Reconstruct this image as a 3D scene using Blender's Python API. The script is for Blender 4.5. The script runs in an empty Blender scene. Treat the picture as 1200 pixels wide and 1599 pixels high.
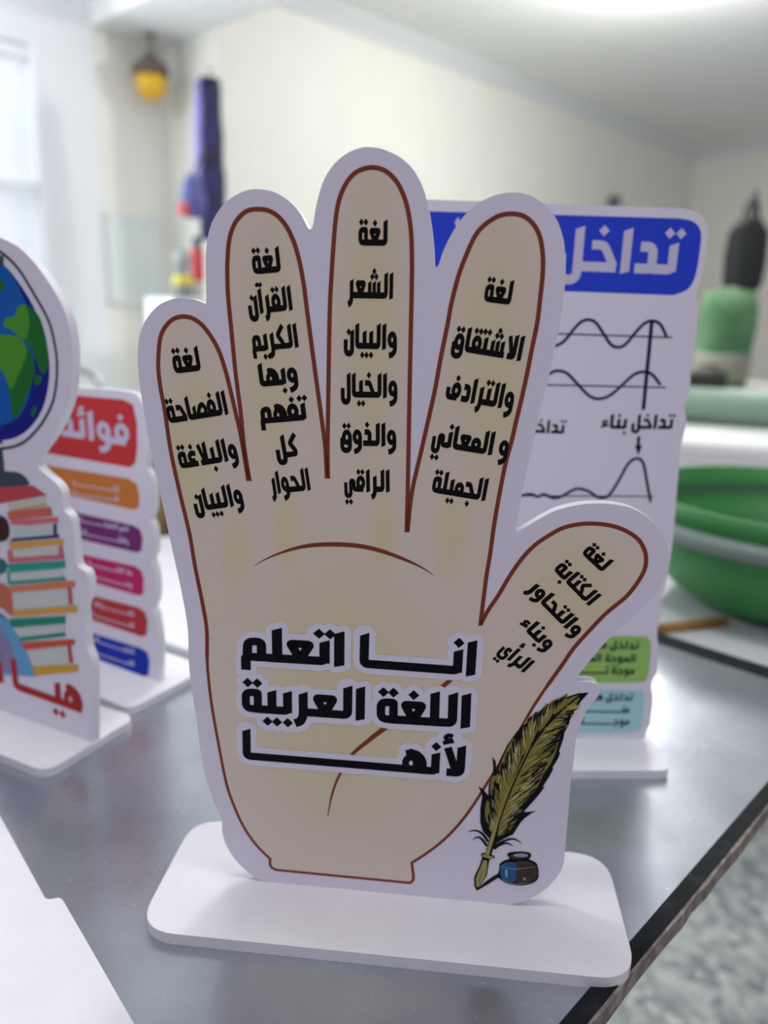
import bpy, bmesh, math, random
import numpy as np
from mathutils import Vector, Matrix
random.seed(7)
S = 0.246                       # metres per calibration unit (camera height above the sign bases)
PT = 0.00526                    # thickness of the foam-board bases and boards
FPX, PITCH, ROLL = 1207.7, 0.253315, 0.028485
CAM = Vector((0, 0, S + PT))
FW = Vector((0, math.cos(PITCH), -math.sin(PITCH)))
_up = Vector((0, math.sin(PITCH), math.cos(PITCH))); _rt = Vector((1, 0, 0))
RT = math.cos(ROLL) * _rt + math.sin(ROLL) * _up
UP = -math.sin(ROLL) * _rt + math.cos(ROLL) * _up
scene = bpy.context.scene
COL = scene.collection

# ------------------------------------------------------------------ camera, world, lights, exposure
cd = bpy.data.cameras.new('camera'); cam = bpy.data.objects.new('camera', cd); COL.objects.link(cam)
cd.sensor_fit = 'VERTICAL'; cd.sensor_height = 36; cd.sensor_width = 27; cd.lens = FPX / 1599 * 36
M = Matrix((RT, UP, -FW)).transposed().to_4x4(); M.translation = CAM; cam.matrix_world = M
cd.clip_start = 0.01; cd.clip_end = 60
cd.dof.use_dof = True; cd.dof.focus_distance = 0.295; cd.dof.aperture_fstop = 5.8
scene.camera = cam
scene.view_settings.view_transform = 'Standard'; scene.view_settings.look = 'None'
scene.view_settings.gamma = 1; scene.view_settings.exposure = 0.85
w = bpy.data.worlds.new('world'); scene.world = w; w.use_nodes = True
w.node_tree.nodes['Background'].inputs[0].default_value = (0.90, 0.85, 1.0, 1)
w.node_tree.nodes['Background'].inputs[1].default_value = 0.25

def light(name, kind, loc, power, color, size=0.1, target=None, size_y=None):
    l = bpy.data.lights.new(name, kind); o = bpy.data.objects.new(name, l); COL.objects.link(o)
    o.location = loc; l.energy = power; l.color = color
    if kind == 'AREA':
        l.size = size
        if size_y: l.shape = 'RECTANGLE'; l.size_y = size_y
        d = Vector(target) - Vector(loc); o.rotation_euler = d.to_track_quat('-Z', 'Y').to_euler()
    else: l.shadow_soft_size = size
    return o

def ray(x, y): return FW + (x - 600) / FPX * RT - (y - 799.5) / FPX * UP
def at_z(x, y, z):
    d = ray(x, y); return CAM + d * ((z - CAM.z) / d.z)
def at_y(x, y, dist):           # the point seen at a pixel at a given distance ahead of the camera
    return CAM + ray(x, y) * dist
class Plane:                    # an upright plane through a point; u runs to the right, v up
    def __init__(s, p0, yaw):
        s.p = Vector(p0); s.u = Vector((math.cos(yaw), math.sin(yaw), 0)); s.n = Vector((math.sin(yaw), -math.cos(yaw), 0))  # n faces the camera
    def uv(s, x, y):
        d = ray(x, y); q = CAM + d * (((s.p - CAM).dot(s.n)) / d.dot(s.n)) - s.p
        return (q.dot(s.u), q.z)
    def pts(s, px): return [s.uv(*p) for p in px]
    def mat(s): return Matrix((( s.u.x, 0, s.n.x, s.p.x), (s.u.y, 0, s.n.y, s.p.y), (0, 1, 0, s.p.z), (0, 0, 0, 1)))  # local x=u, y=up, z=towards camera

# ------------------------------------------------------------------ materials
MATS = {}
def mat(name, col, rough=0.5, metal=0.0, noise=None, emit=0, spec=0.5, bump=0):
    if name in MATS: return MATS[name]
    m = bpy.data.materials.new(name); m.use_nodes = True; nt = m.node_tree; b = nt.nodes['Principled BSDF']
    b.inputs['Base Color'].default_value = (*col, 1); b.inputs['Roughness'].default_value = rough
    b.inputs['Metallic'].default_value = metal; b.inputs['Specular IOR Level'].default_value = spec
    if emit:
        b.inputs['Emission Color'].default_value = (*col, 1); b.inputs['Emission Strength'].default_value = emit
    if noise or bump:
        tc = nt.nodes.new('ShaderNodeTexCoord'); n = nt.nodes.new('ShaderNodeTexNoise'); nt.links.new(tc.outputs['Object'], n.inputs['Vector'])
        n.inputs['Scale'].default_value = (noise or (None, bump))[1]; n.inputs['Detail'].default_value = 6
        if noise:
            r = nt.nodes.new('ShaderNodeValToRGB'); r.color_ramp.elements[0].position = noise[2]; r.color_ramp.elements[1].position = noise[3]
            r.color_ramp.elements[0].color = (*col, 1); r.color_ramp.elements[1].color = (*noise[0], 1)
            nt.links.new(n.outputs['Fac'], r.inputs['Fac']); nt.links.new(r.outputs['Color'], b.inputs['Base Color'])
        if bump:
            bp = nt.nodes.new('ShaderNodeBump'); bp.inputs['Strength'].default_value = 0.08; bp.inputs['Distance'].default_value = 0.002
            nt.links.new(n.outputs['Fac'], bp.inputs['Height']); nt.links.new(bp.outputs['Normal'], b.inputs['Normal'])
    MATS[name] = m; return m
def srgb(r, g, b): return tuple(((c / 255 / 12.92) if c <= 10 else ((c / 255 + 0.055) / 1.055) ** 2.4) for c in (r, g, b))
PVC = mat('white_foam_board', (0.80, 0.79, 0.83), 0.42, noise=((0.76, 0.75, 0.80), 60, 0.35, 0.7))
PRINT = mat('print_white', (0.76, 0.735, 0.83), 0.45)
def ink(name, r, g, b, rough=0.5): return mat('ink_' + name, srgb(r, g, b), rough, spec=0.12)

# ------------------------------------------------------------------ mesh helpers
def link(name, bm, m, parent=None, smooth=False, mw=None):
    me = bpy.data.meshes.new(name); bm.normal_update(); bm.to_mesh(me); bm.free()
    for x in (m if isinstance(m, (list, tuple)) else [m]): me.materials.append(x)
    if smooth:
        for p in me.polygons: p.use_smooth = True
    o = bpy.data.objects.new(name, me); COL.objects.link(o)
    if parent: o.parent = parent
    if mw is not None: o.matrix_local = mw
    return o
def thing(name, label, cat, loc=(0, 0, 0), rotz=0, group=None):
    o = bpy.data.objects.new(name, None); COL.objects.link(o); o.location = loc; o.rotation_euler = (0, 0, rotz)
    o.empty_display_size = 0.03; return tag(o, label, cat, group)
def tag(o, label, cat, group=None):
    o['label'] = label; o['category'] = cat
    if group: o['group'] = group
    return o
def struct(name, bm, m):
    o = link(name, bm, m); o['kind'] = 'structure'; return o
def box(bm, lo, hi, R=None):
    v = [bm.verts.new((x, y, z)) for z in (lo[2], hi[2]) for y in (lo[1], hi[1]) for x in (lo[0], hi[0])]
    if R is not None:
        for q in v: q.co = R @ q.co
    for f in ((0, 2, 3, 1), (4, 5, 7, 6), (0, 1, 5, 4), (2, 6, 7, 3), (0, 4, 6, 2), (1, 3, 7, 5)): bm.faces.new([v[i] for i in f])
    return bm
def rbox(lo, hi, bev=0.004, seg=2):
    bm = bmesh.new(); box(bm, lo, hi); bmesh.ops.bevel(bm, geom=bm.edges[:], offset=bev, segments=seg, affect='EDGES', profile=0.5); return bm
def tube(bm, pts, r, n=10, cap=True):
    pts = [Vector(p) for p in pts]; rings = []
    for i, p in enumerate(pts):
        t = (pts[min(i + 1, len(pts) - 1)] - pts[max(i - 1, 0)]).normalized()
        a = t.cross(Vector((0, 0, 1)) if abs(t.z) < 0.9 else Vector((1, 0, 0))).normalized(); b = t.cross(a)
        rr = r[i] if isinstance(r, (list, tuple)) else r
        rings.append([bm.verts.new(p + rr * (math.cos(k * 2 * math.pi / n) * a + math.sin(k * 2 * math.pi / n) * b)) for k in range(n)])
    for A, B in zip(rings, rings[1:]):
        for k in range(n): bm.faces.new((A[k], A[(k + 1) % n], B[(k + 1) % n], B[k]))
    if cap: bm.faces.new(rings[0][::-1]); bm.faces.new(rings[-1])
    return bm
def lathe(bm, prof, n=32, c=(0, 0, 0)):
    rings = [[bm.verts.new((c[0] + max(r, 1e-4) * math.cos(2 * math.pi * k / n), c[1] + max(r, 1e-4) * math.sin(2 * math.pi * k / n), c[2] + z)) for k in range(n)] for r, z in prof]
    for A, B in zip(rings, rings[1:]):
        for k in range(n): bm.faces.new((A[k], A[(k + 1) % n], B[(k + 1) % n], B[k]))
    return bm
def spline(pts, closed=False, n=6, corners=()):
    """Catmull-Rom through 2-D points; indices in corners stay sharp."""
    out = []; N = len(pts); segs = N if closed else N - 1
    for i in range(segs):
        p1, p2 = pts[i], pts[(i + 1) % N]
        p0 = pts[i - 1] if (closed or i > 0) and i not in corners else p1
        p3 = pts[(i + 2) % N] if (closed or i + 2 < N) and (i + 1) % N not in corners else p2
        for k in range(n):
            t = k / n
            out.append(tuple(0.5 * (2 * p1[j] + (p2[j] - p0[j]) * t + (2 * p0[j] - 5 * p1[j] + 4 * p2[j] - p3[j]) * t * t + (3 * p1[j] - p0[j] - 3 * p2[j] + p3[j]) * t ** 3) for j in (0, 1)))
    if not closed: out.append(tuple(pts[-1]))
    return out
def rounded(pts, r, closed=True, n=6):
    """Round the corners of a polygon (r: one radius or one per corner)."""
    out = []; N = len(pts)
    for i, p in enumerate(pts):
        rr = r[i] if isinstance(r, (list, tuple)) else r
        if rr <= 0 or (not closed and i in (0, N - 1)): out.append(tuple(p)); continue
        P = Vector(p); A = Vector(pts[i - 1]) - P; B = Vector(pts[(i + 1) % N]) - P
        d = min(rr, A.length * 0.49, B.length * 0.49); a = P + A.normalized() * d; b = P + B.normalized() * d
        for k in range(n + 1):
            t = k / n; out.append(tuple((1 - t) ** 2 * a + 2 * t * (1 - t) * P + t * t * b))
    return out
def area2(p): return sum(p[i - 1][0] * p[i][1] - p[i][0] * p[i - 1][1] for i in range(len(p)))
def prism(bm, poly, z0, z1):
    if area2(poly) < 0: poly = poly[::-1]
    n = len(poly); a = [bm.verts.new((x, y, z0)) for x, y in poly]; b = [bm.verts.new((x, y, z1)) for x, y in poly]
    ft = bm.faces.new(b); fb = bm.faces.new(a[::-1])
    for i in range(n): bm.faces.new((a[i], a[(i + 1) % n], b[(i + 1) % n], b[i]))
    ft.normal_update(); fb.normal_update(); bmesh.ops.triangulate(bm, faces=[ft, fb], ngon_method='EAR_CLIP')
    return bm
def flat(bm, poly, z):
    if abs(area2(poly)) < 1e-14: return bm
    if area2(poly) < 0: poly = poly[::-1]
    q = []
    for p in poly:
        if not q or (abs(p[0] - q[-1][0]) + abs(p[1] - q[-1][1])) > 1e-7: q.append(p)
    if (abs(q[0][0] - q[-1][0]) + abs(q[0][1] - q[-1][1])) < 1e-7: q.pop()
    f = bm.faces.new([bm.verts.new((x, y, z)) for x, y in q]); f.normal_update()
    if len(q) > 3: bmesh.ops.triangulate(bm, faces=[f], ngon_method='EAR_CLIP')
    return bm
def ribbon(bm, path, wd, z, closed=False, round_caps=False):
    path = [Vector(p) for p in path]; N = len(path)
    L, R = [], []
    for i, p in enumerate(path):
        a = path[i - 1] if (i > 0 or closed) else None; b = path[(i + 1) % N] if (i < N - 1 or closed) else None
        ta = (p - a).normalized() if a is not None and (p - a).length > 1e-9 else None
        tb = (b - p).normalized() if b is not None and (b - p).length > 1e-9 else None
        if ta is None: ta = tb
        if tb is None: tb = ta
        if ta is None: continue
        t = (ta + tb)
        t = t.normalized() if t.length > 0.2 else ta
        nn = Vector((-t.y, t.x)); c = max(0.45, nn.dot(Vector((-ta.y, ta.x))))
        h = (wd[i] if isinstance(wd, (list, tuple)) else wd) / 2 / c
        L.append(bm.verts.new((p.x + nn.x * h, p.y + nn.y * h, z))); R.append(bm.verts.new((p.x - nn.x * h, p.y - nn.y * h, z)))
    n = len(L)
    for i in range(n if closed else n - 1): bm.faces.new((R[i], R[(i + 1) % n], L[(i + 1) % n], L[i]))
    if round_caps and not closed:
        for e in (path[0], path[-1]): disc(bm, e, wd / 2, z)
    return bm
def disc(bm, c, r, z, n=14, ry=None):
    return flat(bm, [(c[0] + r * math.cos(2 * math.pi * k / n), c[1] + (ry or r) * math.sin(2 * math.pi * k / n)) for k in range(n)], z)

# ------------------------------------------------------------------ a bold, square Arabic hand made of strokes
T = 22.0
def stem(x0, x1, y0, y1): return ('p', [(x0, y0), (x1, y0), (x1, y1), (x0, y1 - 8)])
def line(pts, r=12, wd=T): return ('s', pts, r, wd, False)
def loop(cx, cy, rx, ry, wd=20): return ('s', [(cx + rx * math.cos(2 * math.pi * k / 20), cy + ry * math.sin(2 * math.pi * k / 20)) for k in range(20)], 0, wd, True)
def ring(pts, r, wd=20): return ('s', pts, r, wd, True)
def bar(x0, x1): return ('p', [(x0, 0), (x1, 0), (x1, T), (x0, T)])
def dia(x, y, h=12.5): return ('p', [(x - h, y), (x, y - h), (x + h, y), (x, y + h)])
def dots(n, x, y, up=True):
    if n == 1: return [dia(x, y)]
    if n == 2: return [dia(x - 13.5, y), dia(x + 13.5, y)]
    return [dia(x - 13.5, y), dia(x + 13.5, y), dia(x, y + 21)]
def hamza(cx, cy, s=1.0):
    f = lambda q: [(cx + x * s, cy + y * s) for x, y in q]
    return [('s', f([(16, 18), (-2, 22), (-14, 10), (-4, 0), (14, 2)]), 6 * s, 13 * s, False), ('s', f([(-22, -14), (20, -2)]), 0, 13 * s, False)]
NONJOIN = set('اآأدذرزوةءؤ')
TEETH = {'ن': (1, 1), 'ب': (1, -1), 'ت': (2, 1), 'ث': (3, 1), 'ي': (2, -1), 'ئ': (0, 1)}
def glyph(c, pre, nxt):
    """strokes and advance of a letter; pre / nxt say whether it joins the letter before (right) / after (left)"""
    g = []; e = 12 if pre else 0
    if c == 'ـ': return [bar(0, 20)], 20
    if c in 'اآأ':
        if pre: g = [line([(38, 11), (13, 11), (13, 94)], 16), ('p', [(2, 93), (24, 93), (24, 101)])]; w, x = 38, 13
        else: g = [('p', [(4, -3), (26, 3), (26, 101), (4, 93)])]; w, x = 31, 15
        if c == 'آ': g.append(('s', [(x - 20, 112), (x - 8, 120), (x + 8, 113), (x + 22, 121)], 4, 12, False))
        if c == 'أ': g += hamza(x, 122, 0.75)
        return g, w
    if c in ('لا', 'لأ'):
        w = 66 + e; g = [line([(w - 13 - e, 94), (w - 13 - e, 11), (12, 11)], 16), ('p', [(w - 24 - e, 93), (w - 2 - e, 93), (w - 2 - e, 101)]), line([(13, 92), (36, 24), (36, 8)], 6, 20)]
        if pre: g.append(bar(w - 30, w))
        if c == 'لأ': g += hamza(14, 116, 0.75)
        return g, w
    if c == 'ل':
        if nxt:
            if pre: return [stem(10, 32, 0, 101), bar(0, 42)], 42
            return [line([(27, 94), (27, 11), (0, 11)], 16), ('p', [(16, 93), (38, 93), (38, 101)])], 40
        w = 64 + e; x = w - 13 - e
        g = [line([(x, 94), (x, -20), (11, -20), (11, 38)], 24), ('p', [(x - 11, 93), (x + 11, 93), (x + 11, 101)])]
        if pre: g.append(bar(x, w))
        return g, w
    if c in TEETH and (nxt or c in 'بتثئ'):
        n, sd = TEETH[c]; w = 42 if pre else 38; x = w - 14 - (6 if pre else 0)
        g = [stem(x - 11, x + 11, 0 if pre else 6, 72)] + [bar(0, w) if pre else ('s', [(x, 40), (x, 11), (0, 11)], 14, T, False)]
        if c == 'ئ': g += hamza(x, 90, 0.75)
        else: g += dots(n, x, 92 if sd > 0 else -26)
        return g, w
    if c == 'ن':
        w = 64; return [line([(52, 68), (52, -21), (11, -21), (11, 36)], 24), ('p', [(41, 67), (63, 67), (63, 75)]), dia(30, 66)], w
    if c == 'ي':
        if pre: return [line([(84, 11), (66, 11), (66, 48), (44, 48), (44, -20), (11, -20), (11, 42)], [0, 9, 9, 10, 20, 20, 0], 19)] + dots(2, 30, -48), 84
        return [line([(70, 50), (40, 58), (40, 22), (64, 20), (64, -20), (11, -20), (11, 46)], [0, 16, 12, 10, 20, 22, 0], 19)] + dots(2, 34, -48), 76
    if c in 'سش':
        w = 100 + e / 2; g = [bar(0, w)] + [stem(x, x + 20, 0, 66) for x in (14, 44, 74)]
        if c == 'ش': g += dots(3, 54, 84)
        return g, w
    if c in 'صض': return [ring([(32, 11), (88, 11), (92, 40), (74, 58), (54, 50)], 8, 19), stem(4, 24, 0, 56), bar(0, 102)], 102
    if c in 'عغ':
        if pre: g = [ring([(12, 58), (60, 58), (36, 12)], 7, 20), bar(0, 72)]; w, x = 72, 36
        else: g = [line([(58, 54), (34, 62), (12, 48), (20, 26), (50, 24)], 10, 20), bar(0, 64)]; w, x = 64, 34
        if c == 'غ': g.append(dia(x, 88))
        return g, w
    if c == 'ف':
        if nxt: w = 62 if pre else 56; return [loop(w / 2 + (0 if pre else 2), 40, 19, 22), bar(0, w if pre else w - 12), dia(w / 2, 90)], w
        w = 92; return [loop(w - 30, 40, 19, 22), line([(w - 20, 11), (11, 11), (11, 50)], 16), dia(w - 30, 90)], w
    if c == 'ق':
        if nxt: w = 62 if pre else 56; return [loop(w / 2, 40, 19, 22), bar(0, w if pre else w - 12)] + dots(2, w / 2, 90), w
        w = 72; return [loop(w - 31, 36, 20, 23), line([(w - 11, 36), (w - 11, -22), (11, -22), (11, 34)], 24, 21)] + dots(2, w - 32, 86), w
    if c == 'و':
        w = 58 + e; x = w - 30 - e; g = [loop(x, 38, 18, 22), line([(x + 18, 38), (x + 18, -8), (x + 2, -22), (x - 20, -27)], 12, 21)]
        if pre: g.append(bar(x, w))
        return g, w
    if c in 'رز':
        w = 36 + e; x = w - 13 - e; g = [line([(x, 66), (x, 0), (x - 8, -20), (x - 24, -26)], 10), ('p', [(x - 11, 65), (x + 11, 65), (x + 11, 73)])]
        if pre: g.append(bar(x, w))
        return g, w
    if c in 'دذ':
        w = 54 + e; x = w - 13 - e; g = [line([(10, 60), (x, 60), (x, 11), (0, 11)], [0, 22, 10, 0])]
        if pre: g.append(bar(x, w))
        if c == 'ذ': g.append(dia(26, 92))
        return g, w
    if c in 'جحخ':
        w = 68 + e / 2; g = [line([(6, 60), (36, 60), (62, 12)], 10, 20), bar(0, w)]
        if c == 'خ': g.append(dia(32, 92))
        if c == 'ج': g.append(dia(34, -26))
        return g, w
    if c == 'ك':
        w = 56 + e; x = w - 14 - e; g = [line([(x + 10, 98), (14, 60), (x, 26), (x, 11), (0, 11)], [0, 8, 8, 8, 0], 20)]
        if pre: g.append(bar(x - 6, w))
        return g, w
    if c == 'م':
        if nxt: w = 62 if pre else 54; return [loop(w / 2, 34, 19, 18), bar(0, w if pre else w - 10)], w
        return [ring([(52, 58), (52, 11), (16, 11), (18, 58)], [12, 2, 8, 26], 20), line([(70, 11), (12, 11), (12, -30)], 8, 21)], 70
    if c == 'ه':
        return [loop(28, 31, 16, 19, 17), line([(20, 68), (48, 62), (64, 40), (62, 11)], 18, 20), bar(0, 76 if pre else 70), ('p', [(12, 72), (30, 76), (34, 54), (16, 50)])], 76 if pre else 72
    if c == 'ة':
        return [ring([(46, 62), (46, 11), (12, 11), (12, 62)], [4, 2, 20, 26], 20), bar(40, 64 if pre else 56)] + dots(2, 32, 92), 64 if pre else 58
    if c == 'ء': return hamza(24, 28, 1.15), 48
    return [], 26
def layout(word, width=None):
    """strokes of a word with x from 0 (left end) in units of 1/100 alef height; kashidas stretch to reach width"""
    toks = []; i = 0
    while i < len(word):
        if word[i] == 'ل' and i + 1 < len(word) and word[i + 1] in 'اأ': toks.append(word[i:i + 2]); i += 2
        else: toks.append(word[i]); i += 1
    items = []
    for i, t in enumerate(toks):
        if t == ' ': items.append(([], 26, t)); continue
        pre = i > 0 and toks[i - 1] != ' ' and toks[i - 1][-1] not in NONJOIN and t != 'ء'
        nxt = i + 1 < len(toks) and toks[i + 1] not in (' ', 'ء') and t[-1] not in NONJOIN
        s, wd = glyph(t, pre, nxt)
        if not nxt: wd_gap = 7
        else: wd_gap = 0
        items.append((s, wd, t, wd_gap))
    items = [it if len(it) == 4 else (*it, 0) for it in items]
    tot = sum(it[1] + it[3] for it in items) - items[-1][3]
    nk = sum(it[2] == 'ـ' for it in items)
    kx = max(20, 20 + (width - tot) / nk) if (nk and width) else 20
    tot += nk * (kx - 20); x = tot; out = []
    for s, wd, t, gap in items:
        if t == 'ـ': s, wd = [bar(-1, kx + 1)], kx
        x -= wd
        for q in s: out.append((q[0], [(px + x, py) for px, py in q[1]], *q[2:]))
        x -= gap
    return out, tot
def fatten(P, b):
    """push the sides of a convex polygon outward by b"""
    if not b: return P
    if area2(P) < 0: P = P[::-1]
    V = [Vector(p) for p in P]; out = []
    for i, p in enumerate(V):
        ta = (p - V[i - 1]).normalized(); tb = (V[(i + 1) % len(V)] - p).normalized(); t = (ta + tb).normalized()
        n = Vector((t.y, -t.x)); c = max(0.5, n.dot(Vector((ta.y, -ta.x)))); out.append(tuple(p + n * b / c))
    return out
def write(bm, word, R, L, h, z, bold=0.0):
    """write a word on a board between its right and left baseline ends (board coordinates), alef height h"""
    R, L = Vector(R), Vector(L); d = R - L; W = d.length; ux = d.normalized(); uy = Vector((-ux.y, ux.x)); sy = h / 100
    st, tot = layout(word, W / sy * (1.0 if 'ـ' in word else 1.0)); sx = W / tot
    f = lambda p: tuple(L + ux * (p[0] * sx) + uy * (p[1] * sy))
    for q in st:
        z += 3e-7                                     # strokes of one word lie a hair apart, never exactly coplanar
        if q[0] == 'p':
            flat(bm, [f(p) for p in fatten(q[1], bold)], z)
        else:
            _, pts, r, wd, closed = q
            pts = rounded(pts, r, closed, 5) if (isinstance(r, (list, tuple)) or r > 0) else pts
            # offset in letter space so condensed words get thinner stems than bars
            L2, R2 = [], []; N = len(pts); k = wd / 2 + bold
            V = [Vector(p) for p in pts]
            for i, p in enumerate(V):
                a = V[i - 1] if (i > 0 or closed) else None; b = V[(i + 1) % N] if (i < N - 1 or closed) else None
                ta = (p - a).normalized() if a is not None and (p - a).length > 1e-6 else None
                tb = (b - p).normalized() if b is not None and (b - p).length > 1e-6 else None
                ta = ta or tb; tb = tb or ta
                t = (ta + tb); t = t.normalized() if t.length > 0.2 else ta
                nn = Vector((-t.y, t.x)); c = max(0.5, nn.dot(Vector((-ta.y, ta.x))))
                L2.append(f(p + nn * k / c)); R2.append(f(p - nn * k / c))
            lv = [bm.verts.new((*p, z)) for p in L2]; rv = [bm.verts.new((*p, z)) for p in R2]
            for i in range(N if closed else N - 1): bm.faces.new((rv[i], rv[(i + 1) % N], lv[(i + 1) % N], lv[i]))
    return bm

def halo(bm, words, grow, z, cell=0.00028):
    """one clean face sheet round several words: everything closer than grow to a stroke (marching squares)"""
    segs = []; polys = []
    for word, R, L, h in words:
        R, L = Vector(R), Vector(L); d = R - L; ux = d.normalized(); uy = Vector((-ux.y, ux.x)); sy = h / 100
        st, tot = layout(word, d.length / sy); sx = d.length / tot
        f = lambda p: tuple(L + ux * (p[0] * sx) + uy * (p[1] * sy))
        for q in st:
            if q[0] == 'p':
                P = [f(p) for p in q[1]]; polys.append(P); segs += [(P[i - 1], P[i], 0.0) for i in range(len(P))]
            else:
                _, pts, r, wd, closed = q
                pts = rounded(pts, r, closed, 3) if (isinstance(r, (list, tuple)) or r > 0) else pts
                P = [f(p) for p in pts]; segs += [(P[i - 1], P[i], wd / 2 * sy) for i in range(0 if closed else 1, len(P))]
    xs = [p[0] for a in segs for p in a[:2]]; ys = [p[1] for a in segs for p in a[:2]]
    m = grow + 0.003; x0, y0 = min(xs) - m, min(ys) - m; nx = int((max(xs) + m - x0) / cell) + 2; ny = int((max(ys) + m - y0) / cell) + 2
    F = np.full((ny, nx), 1.0); GX = x0 + np.arange(nx) * cell; GY = y0 + np.arange(ny) * cell
    for a, b, hw in segs:
        e = hw + grow + 3 * cell
        i0 = max(0, int((min(a[0], b[0]) - e - x0) / cell)); i1 = min(nx, int((max(a[0], b[0]) + e - x0) / cell) + 2)
        j0 = max(0, int((min(a[1], b[1]) - e - y0) / cell)); j1 = min(ny, int((max(a[1], b[1]) + e - y0) / cell) + 2)
        X = GX[None, i0:i1]; Y = GY[j0:j1, None]; dx, dy = b[0] - a[0], b[1] - a[1]; l2 = dx * dx + dy * dy + 1e-18
        t = np.clip(((X - a[0]) * dx + (Y - a[1]) * dy) / l2, 0, 1)
        F[j0:j1, i0:i1] = np.minimum(F[j0:j1, i0:i1], np.hypot(X - a[0] - t * dx, Y - a[1] - t * dy) - hw)
    F -= grow; V = {}
    def pt(i, j):
        k = (i, j)
        if k not in V: V[k] = bm.verts.new((x0 + i * cell, y0 + j * cell, z))
        return V[k]
    def ed(i, j, i2, j2):
        k = (i, j, i2, j2)
        if k not in V:
            a, b = F[j, i], F[j2, i2]; t = a / (a - b); V[k] = bm.verts.new((x0 + (i + (i2 - i) * t) * cell, y0 + (j + (j2 - j) * t) * cell, z))
        return V[k]
    I = F < 0
    for j in range(ny - 1):
        for i in range(nx - 1):
            c = (I[j, i], I[j, i + 1], I[j + 1, i + 1], I[j + 1, i])
            if not any(c): continue
            P = ((i, j), (i + 1, j), (i + 1, j + 1), (i, j + 1)); vs = []
            for k in range(4):
                if c[k]: vs.append(pt(*P[k]))
                if c[k] != c[(k + 1) % 4]:
                    a, b = P[k], P[(k + 1) % 4]
                    if a > b: a, b = b, a
                    vs.append(ed(*a, *b))
            if len(vs) > 2: bm.faces.new(vs)
    return bm

# ================================================================== THE ROOM
YA = 0.80234                                           # direction of the long wall
A = Vector((math.cos(YA), math.sin(YA), 0)); B = Vector((-math.sin(YA), math.cos(YA), 0))
CEIL = CAM.z + 1.86; FLOOR = -0.78
WALLM = mat('warm_white_paint', (0.82, 0.81, 0.745), 0.6, noise=((0.79, 0.78, 0.715), 3, 0.35, 0.7))
CEILM = mat('ceiling_paint', (0.84, 0.86, 0.85), 0.7, noise=((0.80, 0.82, 0.81), 2, 0.35, 0.7))
TRIMM = mat('cornice_paint', (0.70, 0.73, 0.74), 0.5)
c_far = at_z(1088, 236, CEIL)                          # far right room corner
def on_wall(x, y, p, n):
    d = ray(x, y); return CAM + d * ((p - CAM).dot(n) / d.dot(n))
cA = on_wall(345, 300, c_far, B); cA = Vector((cA.x, cA.y, 0))          # where the long wall starts (left)
cF = Vector((c_far.x, c_far.y, 0))
def wallbox(name, p, q, z0, z1, t, m):
    d = (q - p).normalized(); n = Vector((-d.y, d.x, 0)); bm = bmesh.new()
    P = [p, q, q + n * t, p + n * t]
    a = [bm.verts.new((v.x, v.y, z0)) for v in P]; b = [bm.verts.new((v.x, v.y, z1)) for v in P]
    bm.faces.new(a[::-1]); bm.faces.new(b)
    for i in range(4): bm.faces.new((a[i], a[(i + 1) % 4], b[(i + 1) % 4], b[i]))
    return struct(name, bm, m)
wallbox('wall_back', cA, cF + A * 0.15, FLOOR, CEIL, 0.15, WALLM)
# right wall comes back from the far corner
cR = cF - B * 5.2
wallbox('wall_right', cF + B * 0.15, cR, FLOOR, CEIL, 0.15, WALLM)
# alcove: side wall runs away from the long wall's start, back wall closes it
def solve_E(x):                                        # point on the alcove side wall at pixel column x
    return on_wall(x, 300, cA, A)
cE = solve_E(270); cE = Vector((cE.x, cE.y, 0))
zB = on_wall(270, 72, cE, A).z                         # underside of the ceiling beam
wallbox('wall_alcove', cE + B * 0.15, cA + B * 0.15, FLOOR, CEIL, 0.15, WALLM)
cD = on_wall(158, 300, cE, B); cD = Vector((cD.x, cD.y, 0))
cW = cD - A * 3.2
wallbox('wall_left', cD, cE, FLOOR, CEIL, 0.15, WALLM)
bm = bmesh.new()                                       # beam crossing the room overhead
l0 = cD - A * 0.0; l1 = cE
P = [l0, l1, l1 - B * 4.4, l0 - B * 4.4]
a = [bm.verts.new((v.x, v.y, zB)) for v in P]; b = [bm.verts.new((v.x, v.y, CEIL)) for v in P]
bm.faces.new(a[::-1]); bm.faces.new(b)
for i in range(4): bm.faces.new((a[i], a[(i + 1) % 4], b[(i + 1) % 4], b[i]))
struct('trim_1', bm, CEILM)
# window bay left of the alcove wall
WGL = 0.0
frame = bmesh.new()
def along(p, s, z): q = p - A * s; return (q.x, q.y, z)
def slab(bm, p, s0, s1, z0, z1, t0, t1):
    v = []
    for z in (z0, z1):
        for s, t in ((s0, t0), (s1, t0), (s1, t1), (s0, t1)):
            q = p - A * s + B * t; v.append(bm.verts.new((q.x, q.y, z)))
    for f in ((0, 1, 2, 3), (7, 6, 5, 4), (0, 4, 5, 1), (1, 5, 6, 2), (2, 6, 7, 3), (3, 7, 4, 0)): bm.faces.new([v[i] for i in f])
    bmesh.ops.recalc_face_normals(bm, faces=bm.faces[:])
    return bm
WIN0, WIN1, WZ0, WZ1 = 0.32, 2.3, CAM.z - 0.75, CAM.z + 1.35
bm = bmesh.new()
slab(bm, cD, 0, WIN0, FLOOR, CEIL, 0, 0.15); slab(bm, cD, WIN1, 3.2, FLOOR, CEIL, 0, 0.15)
slab(bm, cD, WIN0, WIN1, FLOOR, WZ0, 0, 0.15); slab(bm, cD, WIN0, WIN1, WZ1, CEIL, 0, 0.15)
struct('wall_window', bm, mat('cool_white_paint', (0.80, 0.82, 0.84), 0.6))
bm = bmesh.new()
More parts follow.
